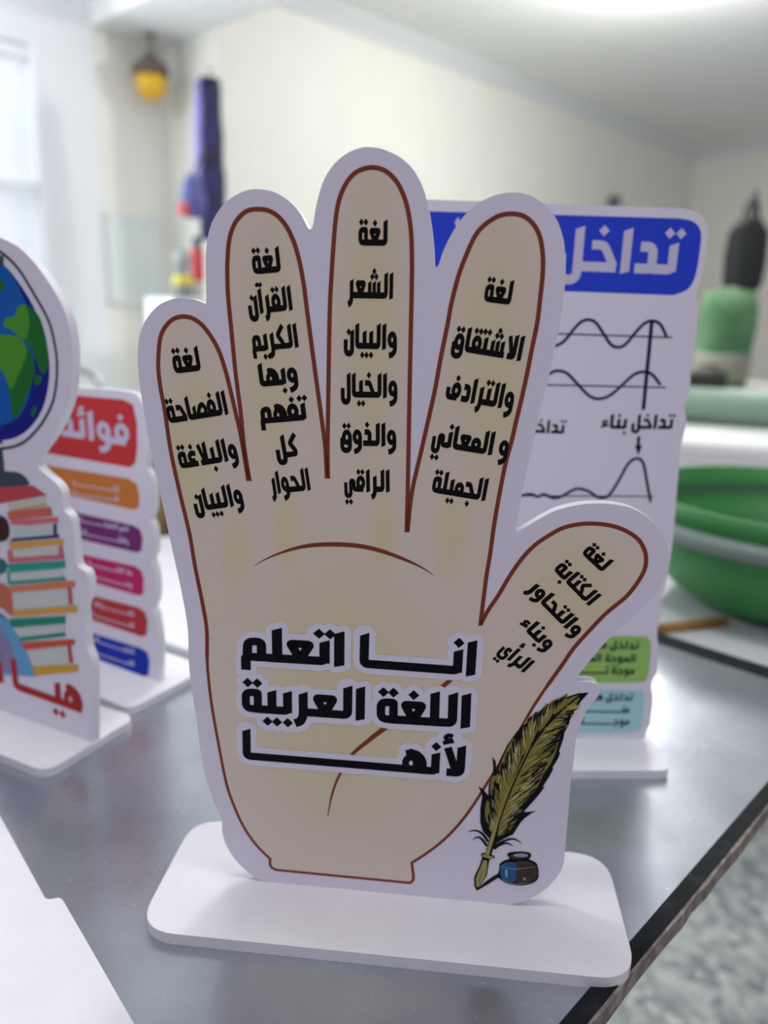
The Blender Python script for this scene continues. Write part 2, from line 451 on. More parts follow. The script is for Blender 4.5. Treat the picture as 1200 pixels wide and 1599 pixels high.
for s in (WIN0, 0.98, 1.62, WIN1 - 0.06): slab(bm, cD, s, s + 0.045, WZ0, WZ1, -0.006, 0.07)
for z in (WZ0, CAM.z + 0.62, WZ1 - 0.06): slab(bm, cD, WIN0, WIN1, z, z + 0.045, -0.004, 0.07)
struct('window_1', bm, mat('window_frame_white', (0.86, 0.88, 0.90), 0.4))
bm = bmesh.new(); slab(bm, cD, WIN0, WIN1, WZ0, WZ1, 0.055, 0.06)
pane = bpy.data.materials.new('bright_frosted_daylight'); pane.use_nodes = True
pb = pane.node_tree.nodes['Principled BSDF']; pb.inputs['Base Color'].default_value = (0.6, 0.64, 0.68, 1)
pb.inputs['Emission Color'].default_value = (0.86, 0.93, 1, 1); pb.inputs['Emission Strength'].default_value = 0.2
gl = struct('window_2', bm, pane)
# cornice along the two far walls
bm = bmesh.new()
def cornice(bm, p, q, n, h=0.10, t=0.10):
    prof = [(0, -h), (0.012, -h), (t * 0.45, -h * 0.55), (t * 0.9, -0.02), (t, -0.012), (t, 0), (0, 0)]
    r = []
    for e in (p, q): r.append([bm.verts.new((e.x + n.x * a, e.y + n.y * a, CEIL + b)) for a, b in prof])
    k = len(prof)
    for i in range(k): bm.faces.new((r[0][i], r[0][(i + 1) % k], r[1][(i + 1) % k], r[1][i]))
    bm.faces.new(r[0][::-1]); bm.faces.new(r[1])
cornice(bm, cA, cF, -B); cornice(bm, cF, cR, -A)
bmesh.ops.recalc_face_normals(bm, faces=bm.faces[:]); struct('trim_2', bm, TRIMM)
# ceiling and floor
bm = bmesh.new(); c0 = cF + A * 0.3 + B * 1.5; 
def quad_slab(name, z0, z1, m):
    bm = bmesh.new(); P = [cF + A * 0.15 + B * 1.6, cF - A * 11 + B * 1.6, cF - A * 11 - B * 5.2, cF + A * 0.15 - B * 5.2]
    a = [bm.verts.new((v.x, v.y, z0)) for v in P]; b = [bm.verts.new((v.x, v.y, z1)) for v in P]
    bm.faces.new(a[::-1]); bm.faces.new(b)
    for i in range(4): bm.faces.new((a[i], a[(i + 1) % 4], b[(i + 1) % 4], b[i]))
    bmesh.ops.recalc_face_normals(bm, faces=bm.faces[:]); return struct(name, bm, m)
quad_slab('ceiling', CEIL, CEIL + 0.12, CEILM)
fm = bpy.data.materials.new('speckled_terrazzo'); fm.use_nodes = True; nt = fm.node_tree; fb = nt.nodes['Principled BSDF']
tc = nt.nodes.new('ShaderNodeTexCoord'); vo = nt.nodes.new('ShaderNodeTexVoronoi'); vo.inputs['Scale'].default_value = 52
n2 = nt.nodes.new('ShaderNodeTexNoise'); n2.inputs['Scale'].default_value = 20; n2.inputs['Detail'].default_value = 3
nt.links.new(tc.outputs['Object'], n2.inputs['Vector']); nt.links.new(tc.outputs['Object'], vo.inputs['Vector'])
rp = nt.nodes.new('ShaderNodeValToRGB'); rp.color_ramp.elements[0].color = (0.22, 0.245, 0.24, 1); rp.color_ramp.elements[0].position = 0.0
rp.color_ramp.elements[1].color = (0.56, 0.59, 0.565, 1); rp.color_ramp.elements[1].position = 0.95
sp = nt.nodes.new('ShaderNodeSeparateColor'); nt.links.new(vo.outputs['Color'], sp.inputs[0])
nt.links.new(sp.outputs[0], rp.inputs['Fac']); nt.links.new(rp.outputs['Color'], fb.inputs['Base Color']); fb.inputs['Roughness'].default_value = 0.35
quad_slab('floor', FLOOR - 0.1, FLOOR, fm)

# lights: daylight from the window bay, compact ceiling lamps near and far, added fills
lampA = Vector((-0.37, 0.55, CEIL - 0.10))
light('ceiling_lamp_near', 'POINT', lampA, 9, (0.97, 0.98, 1.0), 0.06)
lampB = at_z(985, 6, CEIL) ; lampB.z = CEIL - 0.30
lampB = lampB + Vector((0.0, -0.75, 0))
light('ceiling_lamp_far', 'POINT', lampB, 48, (1.0, 0.99, 0.96), 0.08)
light('overhead_fill', 'AREA', (0.15, 0.02, CEIL - 0.08), 5.6, (1.0, 0.985, 0.97), 1.2, (0.15, 0.02, 0), 0.12)  # added fill above the camera, lifts the shaded top of the hand's base
light('left_wall_fill', 'POINT', (-2.5, 3.5, CEIL - 0.35), 13, (0.98, 0.99, 1.0), 0.08)  # added fill out of view, brightens the alcove and window walls
light('back_fill', 'AREA', (0.7, 2.5, CEIL - 0.08), 26, (1.0, 0.985, 0.95), 1.2, (0.7, 2.5, 0), 0.12)  # added soft fill beyond the signs, lightens shadows and walls
wc = cD - A * 1.3 - B * 0.05
light('window_daylight', 'AREA', (wc.x, wc.y, CAM.z + 0.35), 40, (0.88, 0.94, 1.0), 1.9, (wc - B * 2).to_tuple()[:2] + (CAM.z + 0.1,), 1.9)

# ================================================================== TABLE
def Z0(x, y): p = at_z(x, y, 0); return Vector((p.x, p.y))
tm = bpy.data.materials.new('worn_grey_laminate'); tm.use_nodes = True; nt = tm.node_tree; tb = nt.nodes['Principled BSDF']
tc = nt.nodes.new('ShaderNodeTexCoord')
def tnoise(scale, det, rough=0.5):
    n = nt.nodes.new('ShaderNodeTexNoise'); n.inputs['Scale'].default_value = scale; n.inputs['Detail'].default_value = det; n.inputs['Roughness'].default_value = rough
    nt.links.new(tc.outputs['Object'], n.inputs['Vector']); return n
na = tnoise(14, 5, 0.6); ra = nt.nodes.new('ShaderNodeValToRGB'); nt.links.new(na.outputs['Fac'], ra.inputs['Fac'])
ra.color_ramp.elements[0].position = 0.32; ra.color_ramp.elements[0].color = (0.34, 0.36, 0.41, 1)
ra.color_ramp.elements[1].position = 0.75; ra.color_ramp.elements[1].color = (0.48, 0.505, 0.555, 1)
nb = tnoise(420, 2, 0.5); rb = nt.nodes.new('ShaderNodeValToRGB'); nt.links.new(nb.outputs['Fac'], rb.inputs['Fac'])
rb.color_ramp.elements[0].position = 0.69; rb.color_ramp.elements[0].color = (0, 0, 0, 1); rb.color_ramp.elements[1].position = 0.78; rb.color_ramp.elements[1].color = (1, 1, 1, 1)
mx = nt.nodes.new('ShaderNodeMix'); mx.data_type = 'RGBA'; nt.links.new(rb.outputs['Color'], mx.inputs['Factor']); nt.links.new(ra.outputs['Color'], mx.inputs['A'])
mx.inputs['B'].default_value = (0.62, 0.64, 0.69, 1); nt.links.new(mx.outputs['Result'], tb.inputs['Base Color'])
rr = nt.nodes.new('ShaderNodeMapRange'); rr.inputs['To Min'].default_value = 0.17; rr.inputs['To Max'].default_value = 0.30
nt.links.new(na.outputs['Fac'], rr.inputs['Value']); nt.links.new(rr.outputs['Result'], tb.inputs['Roughness'])
tb.inputs['Metallic'].default_value = 0.7
TK = 0.0085
table = thing('work_table', 'large grey laminate work table with black taped edge, all the standing signs on it', 'table', (0.0, 0.3, FLOOR))
e0, e1 = Z0(1200, 1221), Z0(1019, 1431); ed = (e0 - e1).normalized(); en = Vector((ed.y, -ed.x))          # right edge, outward normal
e2, e3 = Z0(1200, 1254), Z0(990, 1512); tapew = (e2 - e1).dot(en) * 0.5 + (e3 - e1).dot(en) * 0.5
f0 = Z0(1120, 1034); fn = ed                                                                          # far edge lies across
far = (f0 - e1).dot(ed)
def TP(s, t): p = e1 + ed * s + en * t; return (p.x, p.y)                                              # s along the right edge, t outward
def tslab(name, s0, s1, t0, t1, z0, z1, m):
    bm = bmesh.new(); prism(bm, [TP(s0, t0), TP(s1, t0), TP(s1, t1), TP(s0, t1)], z0, z1)
    bm.transform(Matrix.Translation((-table.location.x, -table.location.y, -FLOOR))); return link(name, bm, m, table)
tslab('table_top', -0.62, far, -1.55, 0, -TK, 0, tm)
BLK = mat('black_edge_tape', (0.010, 0.012, 0.014), 0.55, noise=((0.024, 0.027, 0.03), 90, 0.5, 0.75), spec=0.08)
FT = 0.020
WORN = mat('worn_chipboard', (0.16, 0.13, 0.11), 0.8, noise=((0.30, 0.27, 0.24), 160, 0.4, 0.65))
tslab('edge_tape', -0.62, far + FT, 0, tapew, -TK, 0.0006, BLK)
tslab('edge_tape', far, far + FT, -1.55, 0, -TK, 0.0006, BLK)
# chipped chipboard rim, ragged outline
bm = bmesh.new(); N = 70; poly = [TP(-0.62 + i * (far + FT + 0.62) / N, tapew) for i in range(N + 1)]
poly += [TP(far + FT - i * (far + FT + 0.62) / N, tapew + 0.0014 + random.uniform(-0.0005, 0.0005)) for i in range(N + 1)]
prism(bm, poly, -TK, 0.0); bm.transform(Matrix.Translation((-table.location.x, -table.location.y, -FLOOR))); link('worn_rim', bm, WORN, table)
LEGM = mat('dark_table_leg', (0.05, 0.05, 0.055), 0.5)
for s, t in ((far - 0.2, -0.85), (-0.55, -0.85), (far - 0.12, -1.48), (-0.55, -1.48)):
    bm = bmesh.new(); x, y = TP(s, t); box(bm, (x - 0.025, y - 0.025, FLOOR), (x + 0.025, y + 0.025, -TK))
    bm.transform(Matrix.Translation((-table.location.x, -table.location.y, -FLOOR))); link('leg', bm, LEGM, table)

# ================================================================== SIGNS
class Sign:
    """an upright foam board on a flat base; local frame: x along the board, y up, z towards the camera, origin on the base top"""
    def __init__(s, name, label, p0, yaw):
        s.pl = Plane(Vector((p0[0], p0[1], PT)), yaw)
        s.o = thing(name, label, 'sign', (p0[0], p0[1], 0), yaw)
        s.L = Matrix.Translation((0, 0, PT)) @ Matrix.Rotation(math.pi / 2, 4, 'X')
        s.k = 0
    def base(s, u0, u1, d0, d1, r=0.012):
        bm = bmesh.new(); prism(bm, rounded([(u0, d0), (u1, d0), (u1, d1), (u0, d1)], r, True, 8), 0, PT)
        return link('base_plate', bm, PVC, s.o)
    def board(s, poly, name='board'):
        bm = bmesh.new(); prism(bm, poly, -PT, 0); s.b = link(name, bm, [PVC], s.o, mw=s.L)
        bm = bmesh.new(); flat(bm, poly, 0.00003); link('print_sheet', bm, PRINT, s.b); s.k = 1; return s.b
    def z(s): s.k += 1; return 0.00003 * s.k
    def add(s, name, bm, m, label=None):
        o = link(name, bm, m, s.b)
        if label: o['label'] = label
        return o

# ---------------- the hand
p0 = at_z(618, 1396, PT)
hand = Sign('hand_sign', 'large white cut-out sign shaped like an open hand with black Arabic writing, standing in front', p0, -0.09117)
HP = hand.pl
q = [at_z(*c, PT) for c in ((213.3, 1452.1), (998.6, 1532.8), (946.5, 1335), (302.7, 1279.1))]
loc = [((v - HP.p).dot(HP.u), -(v - HP.p).dot(HP.n)) for v in q]
hand.base((loc[0][0] + loc[3][0]) / 2, (loc[1][0] + loc[2][0]) / 2, (loc[0][1] + loc[1][1]) / 2, (loc[2][1] + loc[3][1]) / 2, 0.0165)
HO = [(346.4,1282.7),(347,1297),(351,1313.8),(359.2,1330.3),(373,1348.7),(391.3,1365.2),(407.8,1374.7),(418.8,1377.8),(796,1413),(810,1410),(826,1404.3),(846,1393.3),(864,1377.3),(876,1360.3),(881,1346.2),(882.5,1330),
(887,1280),(891,1228),(896,1190),(901,1149),(908,1129),(917.5,1107.5),(930,1092.5),(936,1084),(937,1078.8),(935.6,1072.5),(931,1068),(922.5,1065.6),(912.5,1064.8),(902,1064.6),(899.4,1062),(902.5,1056),(910,1046),(921,1032.5),(935,1016),(947.5,1001),(960,989.5),
(983,968.6),(1010,945),(1026.7,925),(1036.7,906.7),(1042.5,886.7),(1043.8,870),(1042.5,853.3),(1036.7,836.7),(1026.7,821.7),(1010,806.7),(991.7,795.8),(973.3,790),(950,786.7),(926.7,786.2),(901.7,788.8),(876.7,794.7),(860,801.2),(835,815),(815,827.5),(808.3,830.8),(805,827),
(808.3,810),(816.7,766),(825,726.7),(834.5,684),(845,635),(855.8,597),(866.7,545),(875,505),(880.8,464.2),(883.6,433),(883.6,409.2),(881.8,381.7),(877.2,361.5),(868,339.5),(853.3,322.1),(835,308.3),(816.7,301.9),(800.2,300.6),(780,303.2),(761.7,309.6),(743.3,320.3),(728.7,333),(714,351.4),(699.3,377),(690.2,398.2),(685.6,412.8),(682.5,416.5),(679.4,414.7),
(678,385),(674.3,352),(668.8,320.8),(659.7,289.7),(645,264),(626.7,246.6),(608.3,236.9),(593.7,231.9),(579,229.7),(564.3,230.6),(546,237.4),(527.7,250.3),(513,268.6),(502,291.5),(493.8,322.7),(489.2,351),(486.7,357),(482.5,357),(480,353.3),(473.3,340),(465,327.5),(455,316.7),(441.7,307),(426.7,299.2),(403.3,295.3),(385,297.5),(366.7,305.8),(350,318.3),(336.7,336.7),(328.3,355),(323.3,378.3),(321.3,405),(321.7,438.3),(322.2,470),(319.6,473.8),(315,471.7),(305,467.9),(295,466),
(280,465.3),(263.3,468.7),(246.7,477.5),(233.3,491.7),(223.3,508.3),(217.5,526.7),(215.3,550),(215.8,575),(218.3,600),(225.4,645),(235,696.7),(248.3,760),(256.7,800),(264.5,837),(273.3,876.7),(283.3,921.7),(291.7,968.3),(294.2,996.7),(294.5,1024),(296.7,1053.3),(301.7,1090),(308.3,1133),(314.2,1178),(322.5,1218),(333,1248),(340,1266)]
o_uv = HP.pts(HO)
# the straight foot edge stands exactly on the base
o_uv = [(u, 0.0) if i in (7, 8) else (u, max(v, 0.0)) for i, (u, v) in enumerate(o_uv)]
hand.board(spline(o_uv, True, 4, corners=(7, 8)), 'hand_board')
RL = [(431.7,1358.2),(424.3,1354),(421.8,1347),(422.5,1341.3),(400.5,1319.3),(380.3,1290),(363.8,1253.3),(352.8,1219),(340,1153.3),(330,1095),(324,1036.7),(323.3,985),(316.7,943),(305,885),(296.3,834),(280,765),(266.7,703),(257.5,641),(250.8,605),(247.5,575),(248,550),(250.8,526.7),(257.5,511.7),(268.3,500),(280,495),(291.7,494.7),(303.3,498.3),(316.7,508.3),(328.3,523.3),(340,543.3),(348.3,565),(356.7,595),(368.1,644),(376.7,681.7),(387.5,748),
(389.8,748),(381.7,698.3),(376.2,644),(368.3,583.3),(361.7,516.7),(356.6,464),(355.3,430),(355.3,413.3),(357.5,380),(363.3,356.7),(373.3,340),(386.7,329.2),(403.3,326.7),(420,329.2),(435,338.3),(448.3,355),(460,380),(468.3,410),(475,446.7),(479,478.5),(490.5,566),(503,657),(508.3,700),(510.6,744),
(512.6,744),(511.9,700),(512.5,657),(513.8,565),(515.5,480),(517.6,438),(520.3,394.2),(524.9,339.2),(531.3,308),(542.3,284.2),(557,268.6),(575.3,262.2),(590,262.5),(604.7,268.6),(619.3,283.2),(630.3,304.3),(637.7,330),(642.3,363),(643.7,403.3),(643.5,438),(642.6,486.7),(640.8,570),(639.2,652),(637.3,755),(635.3,828),
(637,828),(643.8,768),(659,700.8),(678.5,614.2),(687.5,565),(700,503),(705,475.2),(716,432),(729,397),(743.3,367),(758,350.5),(776.3,338.6),(791,334.4),(805.7,334.4),(820.3,338.6),(835,352.3),(844.2,372.5),(848.2,400),(847.8,429.3),(844.2,464.2),(839.4,504),(831.7,541.7),(820,600),(806.7,656.7),(799.2,689),(790,723.3),(780,773.3),(771.7,821.7),(766,864),(760,900),(754.2,945),(750.6,974),
(751.6,974),(762.5,953.3),(778.3,930),(795,901.7),(813.3,875),(835,851.7),(860,834.7),(880,824.2),(903.3,818.8),(926.7,817.5),(953.3,820.5),(976.7,828.3),(996.7,841.7),(1006.7,858.3),(1009.5,873.3),(1006.7,890),(996.7,908.3),(980,930),(960,946.7),(946.7,957.8),(926.7,978.3),(896.7,1011.7),(878.3,1038.3),(853.3,1073.3),(833.3,1103.3),(815,1135),(790,1178),(763.3,1219.4),(739.5,1257),(717.5,1286.3),(693.7,1311),(668,1331.3),(643.5,1347),(645,1359.7),(646,1371),(642.3,1377.5),(635,1378)]
tips = [RL.index(p) for p in ((387.5,748),(389.8,748),(510.6,744),(512.6,744),(635.3,828),(637,828),(750.6,974),(751.6,974),(643.5,1347))]
rl_uv = HP.pts(RL); rl = spline(rl_uv, True, 4, corners=[*tips, 3, 0, len(RL) - 1])
# printed skin: cream, yellower in the middle of the palm and fingers
sk = bpy.data.materials.new('ink_skin'); sk.use_nodes = True; nt = sk.node_tree; kb = nt.nodes['Principled BSDF']; kb.inputs['Roughness'].default_value = 0.45
tc = nt.nodes.new('ShaderNodeTexCoord'); acc = None
for cx, cy, rx, ry in ((530, 1090, 165, 250), (300, 690, 45, 150), (420, 560, 45, 190), (578, 520, 45, 220), (765, 560, 55, 210), (895, 920, 80, 90), (370, 860, 30, 70), (450, 830, 25, 80), (600, 830, 25, 80), (705, 830, 30, 80)):
    u, v = HP.uv(cx, cy); su, sv = rx * 0.00029, ry * 0.00029
    mp = nt.nodes.new('ShaderNodeMapping'); mp.vector_type = 'TEXTURE'; mp.inputs['Location'].default_value = (u, v, 0); mp.inputs['Scale'].default_value = (su, sv, 1)
    g = nt.nodes.new('ShaderNodeTexGradient'); g.gradient_type = 'SPHERICAL'; nt.links.new(tc.outputs['Object'], mp.inputs['Vector']); nt.links.new(mp.outputs['Vector'], g.inputs['Vector'])
    if acc is None: acc = g.outputs['Fac']
    else:
        m_ = nt.nodes.new('ShaderNodeMath'); m_.operation = 'MAXIMUM'; nt.links.new(acc, m_.inputs[0]); nt.links.new(g.outputs['Fac'], m_.inputs[1]); acc = m_.outputs[0]
rp = nt.nodes.new('ShaderNodeValToRGB'); rp.color_ramp.elements[0].color = (*srgb(224, 210, 192), 1); rp.color_ramp.elements[1].color = (*srgb(220, 208, 170), 1); rp.color_ramp.elements[1].position = 0.6
nt.links.new(acc, rp.inputs['Fac']); nt.links.new(rp.outputs['Color'], kb.inputs['Base Color'])
z = hand.z(); bm = bmesh.new(); flat(bm, rl, z); hand.add('skin_print', bm, sk, 'cream printed palm and fingers')
pxm = 0.000236                                        # metres per photo pixel on this board
z = hand.z(); bm = bmesh.new()
# outline: thinner round the palm than round the fingers
wd = []
for u, v in rl:
    wd.append((5.2 if v < 0.105 else 6.8) * pxm)
ribbon(bm, rl, wd, z, closed=True)
def tapered(pts, ws):
    P = HP.pts(pts); c = spline(P, False, 6); W = []
    for i in range(len(c)):
        f = i / 6; k = min(int(f), len(ws) - 2); W.append((ws[k] + (ws[k + 1] - ws[k]) * (f - k)) * pxm)
    ribbon(bm, c, W, z)
tapered([(396,884),(420,870.7),(454.7,858),(486.7,851.5),(524,850),(561,852.5),(593,859.5),(625,870.7),(657,885),(680,899.5)], [0.3,2.5,5,7,7.8,7.8,7.2,6,3,0.2])
tapered([(712,1053),(697,1067.5),(650,1103),(601,1137),(575,1157),(549,1179.5),(530.5,1210),(519,1240),(512,1275)], [4,8,9.5,9.5,8,6,5,4,1.5])
hand.add('outline_print', bm, ink('rust', 130, 62, 44), 'rust-brown outline and palm creases')
# black writing
BLACK = ink('black', 7, 5, 7)
WORDS = {
 'pinky': [('لغة',(315,578),(272.8,583.3),38),('الفصاحة',(358.3,646),(264,661),37),('والبلاغة',(373.3,717),(282,731.8),35.5),('والبيان',(381.7,787.5),(305.3,799),34.5)],
 'ring': [('لغة',(439.7,424.2),(395.8,428.3),39.5),('القرآن',(458.6,483.6),(389.6,490.8),38),('الكريم',(467.9,541.5),(395,549.6),37),('وبها',(466.4,598.5),(406.4,603.6),36),('تفهم',(479.9,655.2),(407.5,661.5),37),('كل',(466.8,711.7),(433.2,715.9),35.5),('الحوار',(486.6,764.6),(425.5,771),34.5)],
 'middle': [('لغة',(605.6,383.2),(560,383.2),39.5),('الشعر',(614.8,466.2),(544.1,465),40),('والبيان',(620,545.4),(537.5,543.6),39),('والخيال',(620.9,621),(533,619.8),37.5),('والذوق',(619.2,696.5),(532.1,695.3),35.5),('الراقي',(609.8,767.7),(538.2,767.2),34)],
 'index': [('لغة',(797.9,475.8),(755.2,470.4),38),('الاشتقاق',(814.2,563.6),(704.8,545.6),39),('والترادف',(800.3,639.7),(695.4,622.2),38.5),('و المعاني',(792.3,714.3),(673.7,695.4),36.5),('الجميلة',(758.7,782.1),(673.7,768),35)],
 'thumb': [('لغة',(940.5,893.5),(908,863.5),25.5),('الكتابة',(920.8,946.7),(864.2,889.2),26),('والتحاور',(897.5,995),(823.3,920),25),('وبناء',(853.3,1016.7),(810.8,975),24.5),('الرأي',(818.8,1051),(778,1017),25)]}
zt = hand.z()
for f, ws in WORDS.items():
    bm = bmesh.new()
    for t, R, L, h in ws:
        c = ((R[0] + L[0]) / 2, (R[1] + L[1]) / 2); a = HP.uv(*c)
        d = Vector((R[0] - L[0], R[1] - L[1])).normalized(); b = HP.uv(c[0] + d.y * h, c[1] - d.x * h)
        hh = (Vector(a) - Vector(b)).length; write(bm, t, HP.uv(*R), HP.uv(*L), hh, zt, 1.7)
    hand.add('lettering', bm, BLACK)
SLOGAN = [('انــا',(744.3,1054.5),(561.3,1041.2),53),('اتعلم',(540.3,1039.8),(376.8,1030),52),('اللغة',(736.3,1136),(588.2,1127.3),52),('العربية',(571.8,1123.8),(378.2,1110.5),50),('لأنهـــا',(725.8,1212.7),(379.3,1184.5),47)]
bmh, bmt = bmesh.new(), bmesh.new(); zh = hand.z(); zs = hand.z(); hw_ = []
for t, R, L, h in SLOGAN:
    c = ((R[0] + L[0]) / 2, (R[1] + L[1]) / 2); hh = HP.uv(c[0], c[1] - h)[1] - HP.uv(*c)[1]
    hw_.append((t, HP.uv(*R), HP.uv(*L), hh)); write(bmt, t, HP.uv(*R), HP.uv(*L), hh, zs, 1.8)
halo(bmh, hw_, 12 * pxm, zh)
hand.add('lettering_halo', bmh, PRINT, 'pale halo round the slogan'); hand.add('lettering', bmt, ink('blueblack', 6, 6, 16))
# quill and inkwell artwork
def area(px, n=4, corners=()): return spline(HP.pts(px), True, n, corners)
QX = lambda x, y: (700 + x / 4.3231, 1050 + y / 4.3216)         # from a close-up of the quill
def qa(pts): return [QX(*p) for p in pts]
zq = hand.z(); bm = bmesh.new()
vane = [(950,135),(880,140),(800,165),(735,190),(728,186),(650,225),(605,285),(598,262),(520,330),(480,400),(465,398),(400,490),(345,600),(325,660),(322,600),(300,568),(306,640),(300,690),(275,760),(272,830),(240,790),(205,765),(232,830),(218,920),(217,1010),(235,1070),(280,1120),(262,1180),(250,1235),(290,1240),(305,1190),(330,1150),(360,1130),(440,1090),(490,1010),(520,980),(560,950),(597,934),(540,940),(510,940),(600,840),(650,775),(640,770),(690,690),(712,645),(705,640),(745,575),(757,540),(750,530),(780,440),(785,405),(820,340),(818,330),(850,260),(900,190)]
flat(bm, HP.pts(qa(vane)), zq)
def qline(pts, ws, zz):
    P = spline(HP.pts(qa(pts)), False, 5); W = []
    for i in range(len(P)):
        f = i / 5; k = min(int(f), len(ws) - 2); W.append((ws[k] + (ws[k + 1] - ws[k]) * (f - k)) / 4.32 * pxm)
    ribbon(bm, P, W, zz)
for c in ([(270,1140),(235,1090),(185,1065),(135,1075)], [(262,1170),(230,1125),(200,1110),(165,1128)], [(310,1180),(370,1140),(440,1122),(500,1152)], [(310,1190),(350,1162),(400,1152),(442,1172)]): qline(c, [22, 20, 15, 3], zq)
qline([(200,1465),(260,1420),(340,1370),(360,1385)], [6, 30, 34, 10], zq)     # drawn shadow of the nib
flat(bm, HP.pts(qa([(178,1440),(176,1380),(210,1310),(230,1250),(222,1225),(240,1215),(310,1235),(318,1250),(280,1262),(270,1320),(262,1370),(195,1472)])), zq)
inkw = [(345,1330),(350,1290),(380,1268),(415,1255),(402,1235),(410,1215),(480,1207),(550,1215),(562,1240),(548,1258),(590,1280),(608,1310),(612,1370),(600,1400),(560,1425),(480,1436),(400,1422),(345,1388),(333,1370)]
flat(bm, spline(HP.pts(qa(inkw)), True, 3), zq)
hand.add('quill_print', bm, ink('nearblack', 16, 16, 22), 'black drawing of a quill and inkwell')
rach = [(300,1170),(330,1040),(380,880),(440,730),(520,560),(600,420),(700,300),(800,210),(880,165)]
rs = spline(qa(rach), False, 8)
OLIVE, GOLD, PALE, DARK = ink('olive', 134, 126, 62), ink('gold', 166, 154, 78), ink('paleolive', 196, 192, 150), ink('nearblack', 16, 16, 22)
zy = hand.z(); bm = bmesh.new()                       # olive body inside the black edge
for pts in ([(300,1080),(262,1010),(250,930),(268,860),(305,930),(340,960),(330,1040)], [(345,960),(300,860),(285,780),(300,700),(330,690),(352,620),(400,510),(455,440),(500,540),(470,640),(420,760)],
            [(505,560),(490,440),(530,350),(590,300),(600,400)], [(612,400),(618,300),(660,240),(720,200),(700,290)], [(715,285),(740,205),(800,178),(880,152),(840,185)],
            [(335,1090),(360,980),(420,820),(470,700),(560,520),(640,400),(740,290),(840,200),(890,170),(835,260),(800,330),(760,420),(730,530),(690,620),(640,690),(610,760),(540,860),(480,960),(420,1060),(360,1095)]):
    flat(bm, spline(HP.pts(qa(pts)), True, 3), zy)
hand.add('quill_print', bm, OLIVE, 'olive body of the printed quill')
rnd = random.Random(3)
def streaks(n, z_, lo, hi, w0, w1, d0, d1, sides=(-1, 1), i0=6, i1=9):
    bm = bmesh.new(); per = 0
    for k in range(n):
        i = rnd.randint(i0, len(rs) - i1 - 1); side = rnd.choice(sides); f = i / len(rs); wide = min(1, 2.4 * f + 0.25) * min(1, 2.3 * (1 - f))
        a = Vector(rs[i]); t = (Vector(rs[i + 1]) - Vector(rs[i - 1])).normalized(); n_ = Vector((t.y, -t.x)) * side
        per = (34 if side < 0 else 24) * wide + 2; c = rnd.uniform(d0, d1) * per
        d = (t * 0.86 + n_ * 0.51).normalized(); ln = min(rnd.uniform(lo, hi) * 34, (per * 1.0 - c) / 0.51)
        if ln < 2: continue
        b0 = a + n_ * (c + 1.0); b2 = b0 + d * ln
        P = HP.pts([tuple(b0), tuple((b0 + b2) / 2 + n_ * 0.08 * ln), tuple(b2)]); w_ = rnd.uniform(w0, w1) * pxm
        ribbon(bm, spline(P, False, 3), [0.15 * w_, 0.5 * w_, 0.8 * w_, w_, w_, 0.7 * w_, 0.25 * w_], z_ + k * 1e-8)
    return bm
hand.add('quill_print', streaks(90, hand.z(), 0.5, 0.95, 2.2, 4.6, 0.0, 0.45), GOLD, 'golden streaks of the printed quill')
hand.add('quill_print', streaks(70, hand.z(), 0.4, 0.8, 1.2, 2.8, 0.1, 0.6), PALE, 'pale streaks of the printed quill')
hand.add('quill_print', streaks(150, hand.z(), 0.4, 0.9, 1.4, 3.4, 0.5, 0.9), DARK, 'black outer barbs of the printed quill')
hand.add('quill_print', streaks(150, hand.z(), 0.35, 0.8, 0.8, 1.7, 0.1, 0.6), DARK, 'black inner barbs of the printed quill')
zy = hand.z(); bm = bmesh.new()
flat(bm, HP.pts(qa([(190,1440),(188,1385),(216,1320),(240,1262),(265,1268),(262,1320),(250,1375),(205,1445)])), zy)
flat(bm, HP.pts(qa([(228,1228),(245,1222),(305,1240),(312,1250),(290,1255),(235,1240)])), zy)
qline([(262,1235),(300,1110),(345,960),(400,820),(440,730),(520,560),(560,490)], [28, 27, 22, 16, 11, 8, 3], zy)
hand.add('quill_print', bm, ink('shaft', 166, 156, 92), 'pale olive shaft and nib')
zk = hand.z(); bm = bmesh.new()
for c, k in (([(200,1420),(215,1385),(235,1330)], 4), ([(222,1330),(262,1338)], 5), ([(322,1020),(388,855),(462,690)], 4), ([(462,690),(560,500),(700,310),(840,190)], 6)):
    qline(c, [k * 0.6] + [k] * (len(c) - 2) + [k * 0.4], zk)
hand.add('quill_print', bm, DARK)
zb = hand.z(); bm = bmesh.new()
flat(bm, spline(HP.pts(qa([(455,1278),(540,1270),(590,1295),(602,1340),(595,1385),(540,1412),(455,1405)])), True, 3), zb)
flat(bm, spline(HP.pts(qa([(412,1235),(440,1218),(500,1214),(548,1226),(540,1242),(480,1252),(425,1248)])), True, 3), zb)
hand.add('inkwell_print', bm, ink('umber', 66, 56, 44), 'brown side and lip of the inkwell')
zb = hand.z(); bm = bmesh.new()
flat(bm, spline(HP.pts(qa([(352,1330),(358,1296),(400,1275),(455,1278),(462,1300),(455,1400),(400,1405),(360,1380)])), True, 3), zb)
hand.add('inkwell_print', bm, ink('petrol', 44, 92, 140), 'blue glass side of the inkwell')
bm = bmesh.new(); zc = hand.z()
flat(bm, spline(HP.pts(qa([(440,1228),(480,1216),(535,1222),(530,1238),(470,1240)])), True, 3), zc)
for c in ([(360,1385),(410,1412),(480,1422),(570,1410)], [(352,1300),(420,1318),(480,1320),(600,1305)]): qline(c, [2, 5, 5, 1], zc)
flat(bm, HP.pts(qa([(505,1370),(515,1385),(525,1375),(522,1400),(508,1392)])), zc)
flat(bm, spline(HP.pts(qa([(385,1330),(400,1325),(402,1370),(388,1375)])), True, 3), zc)
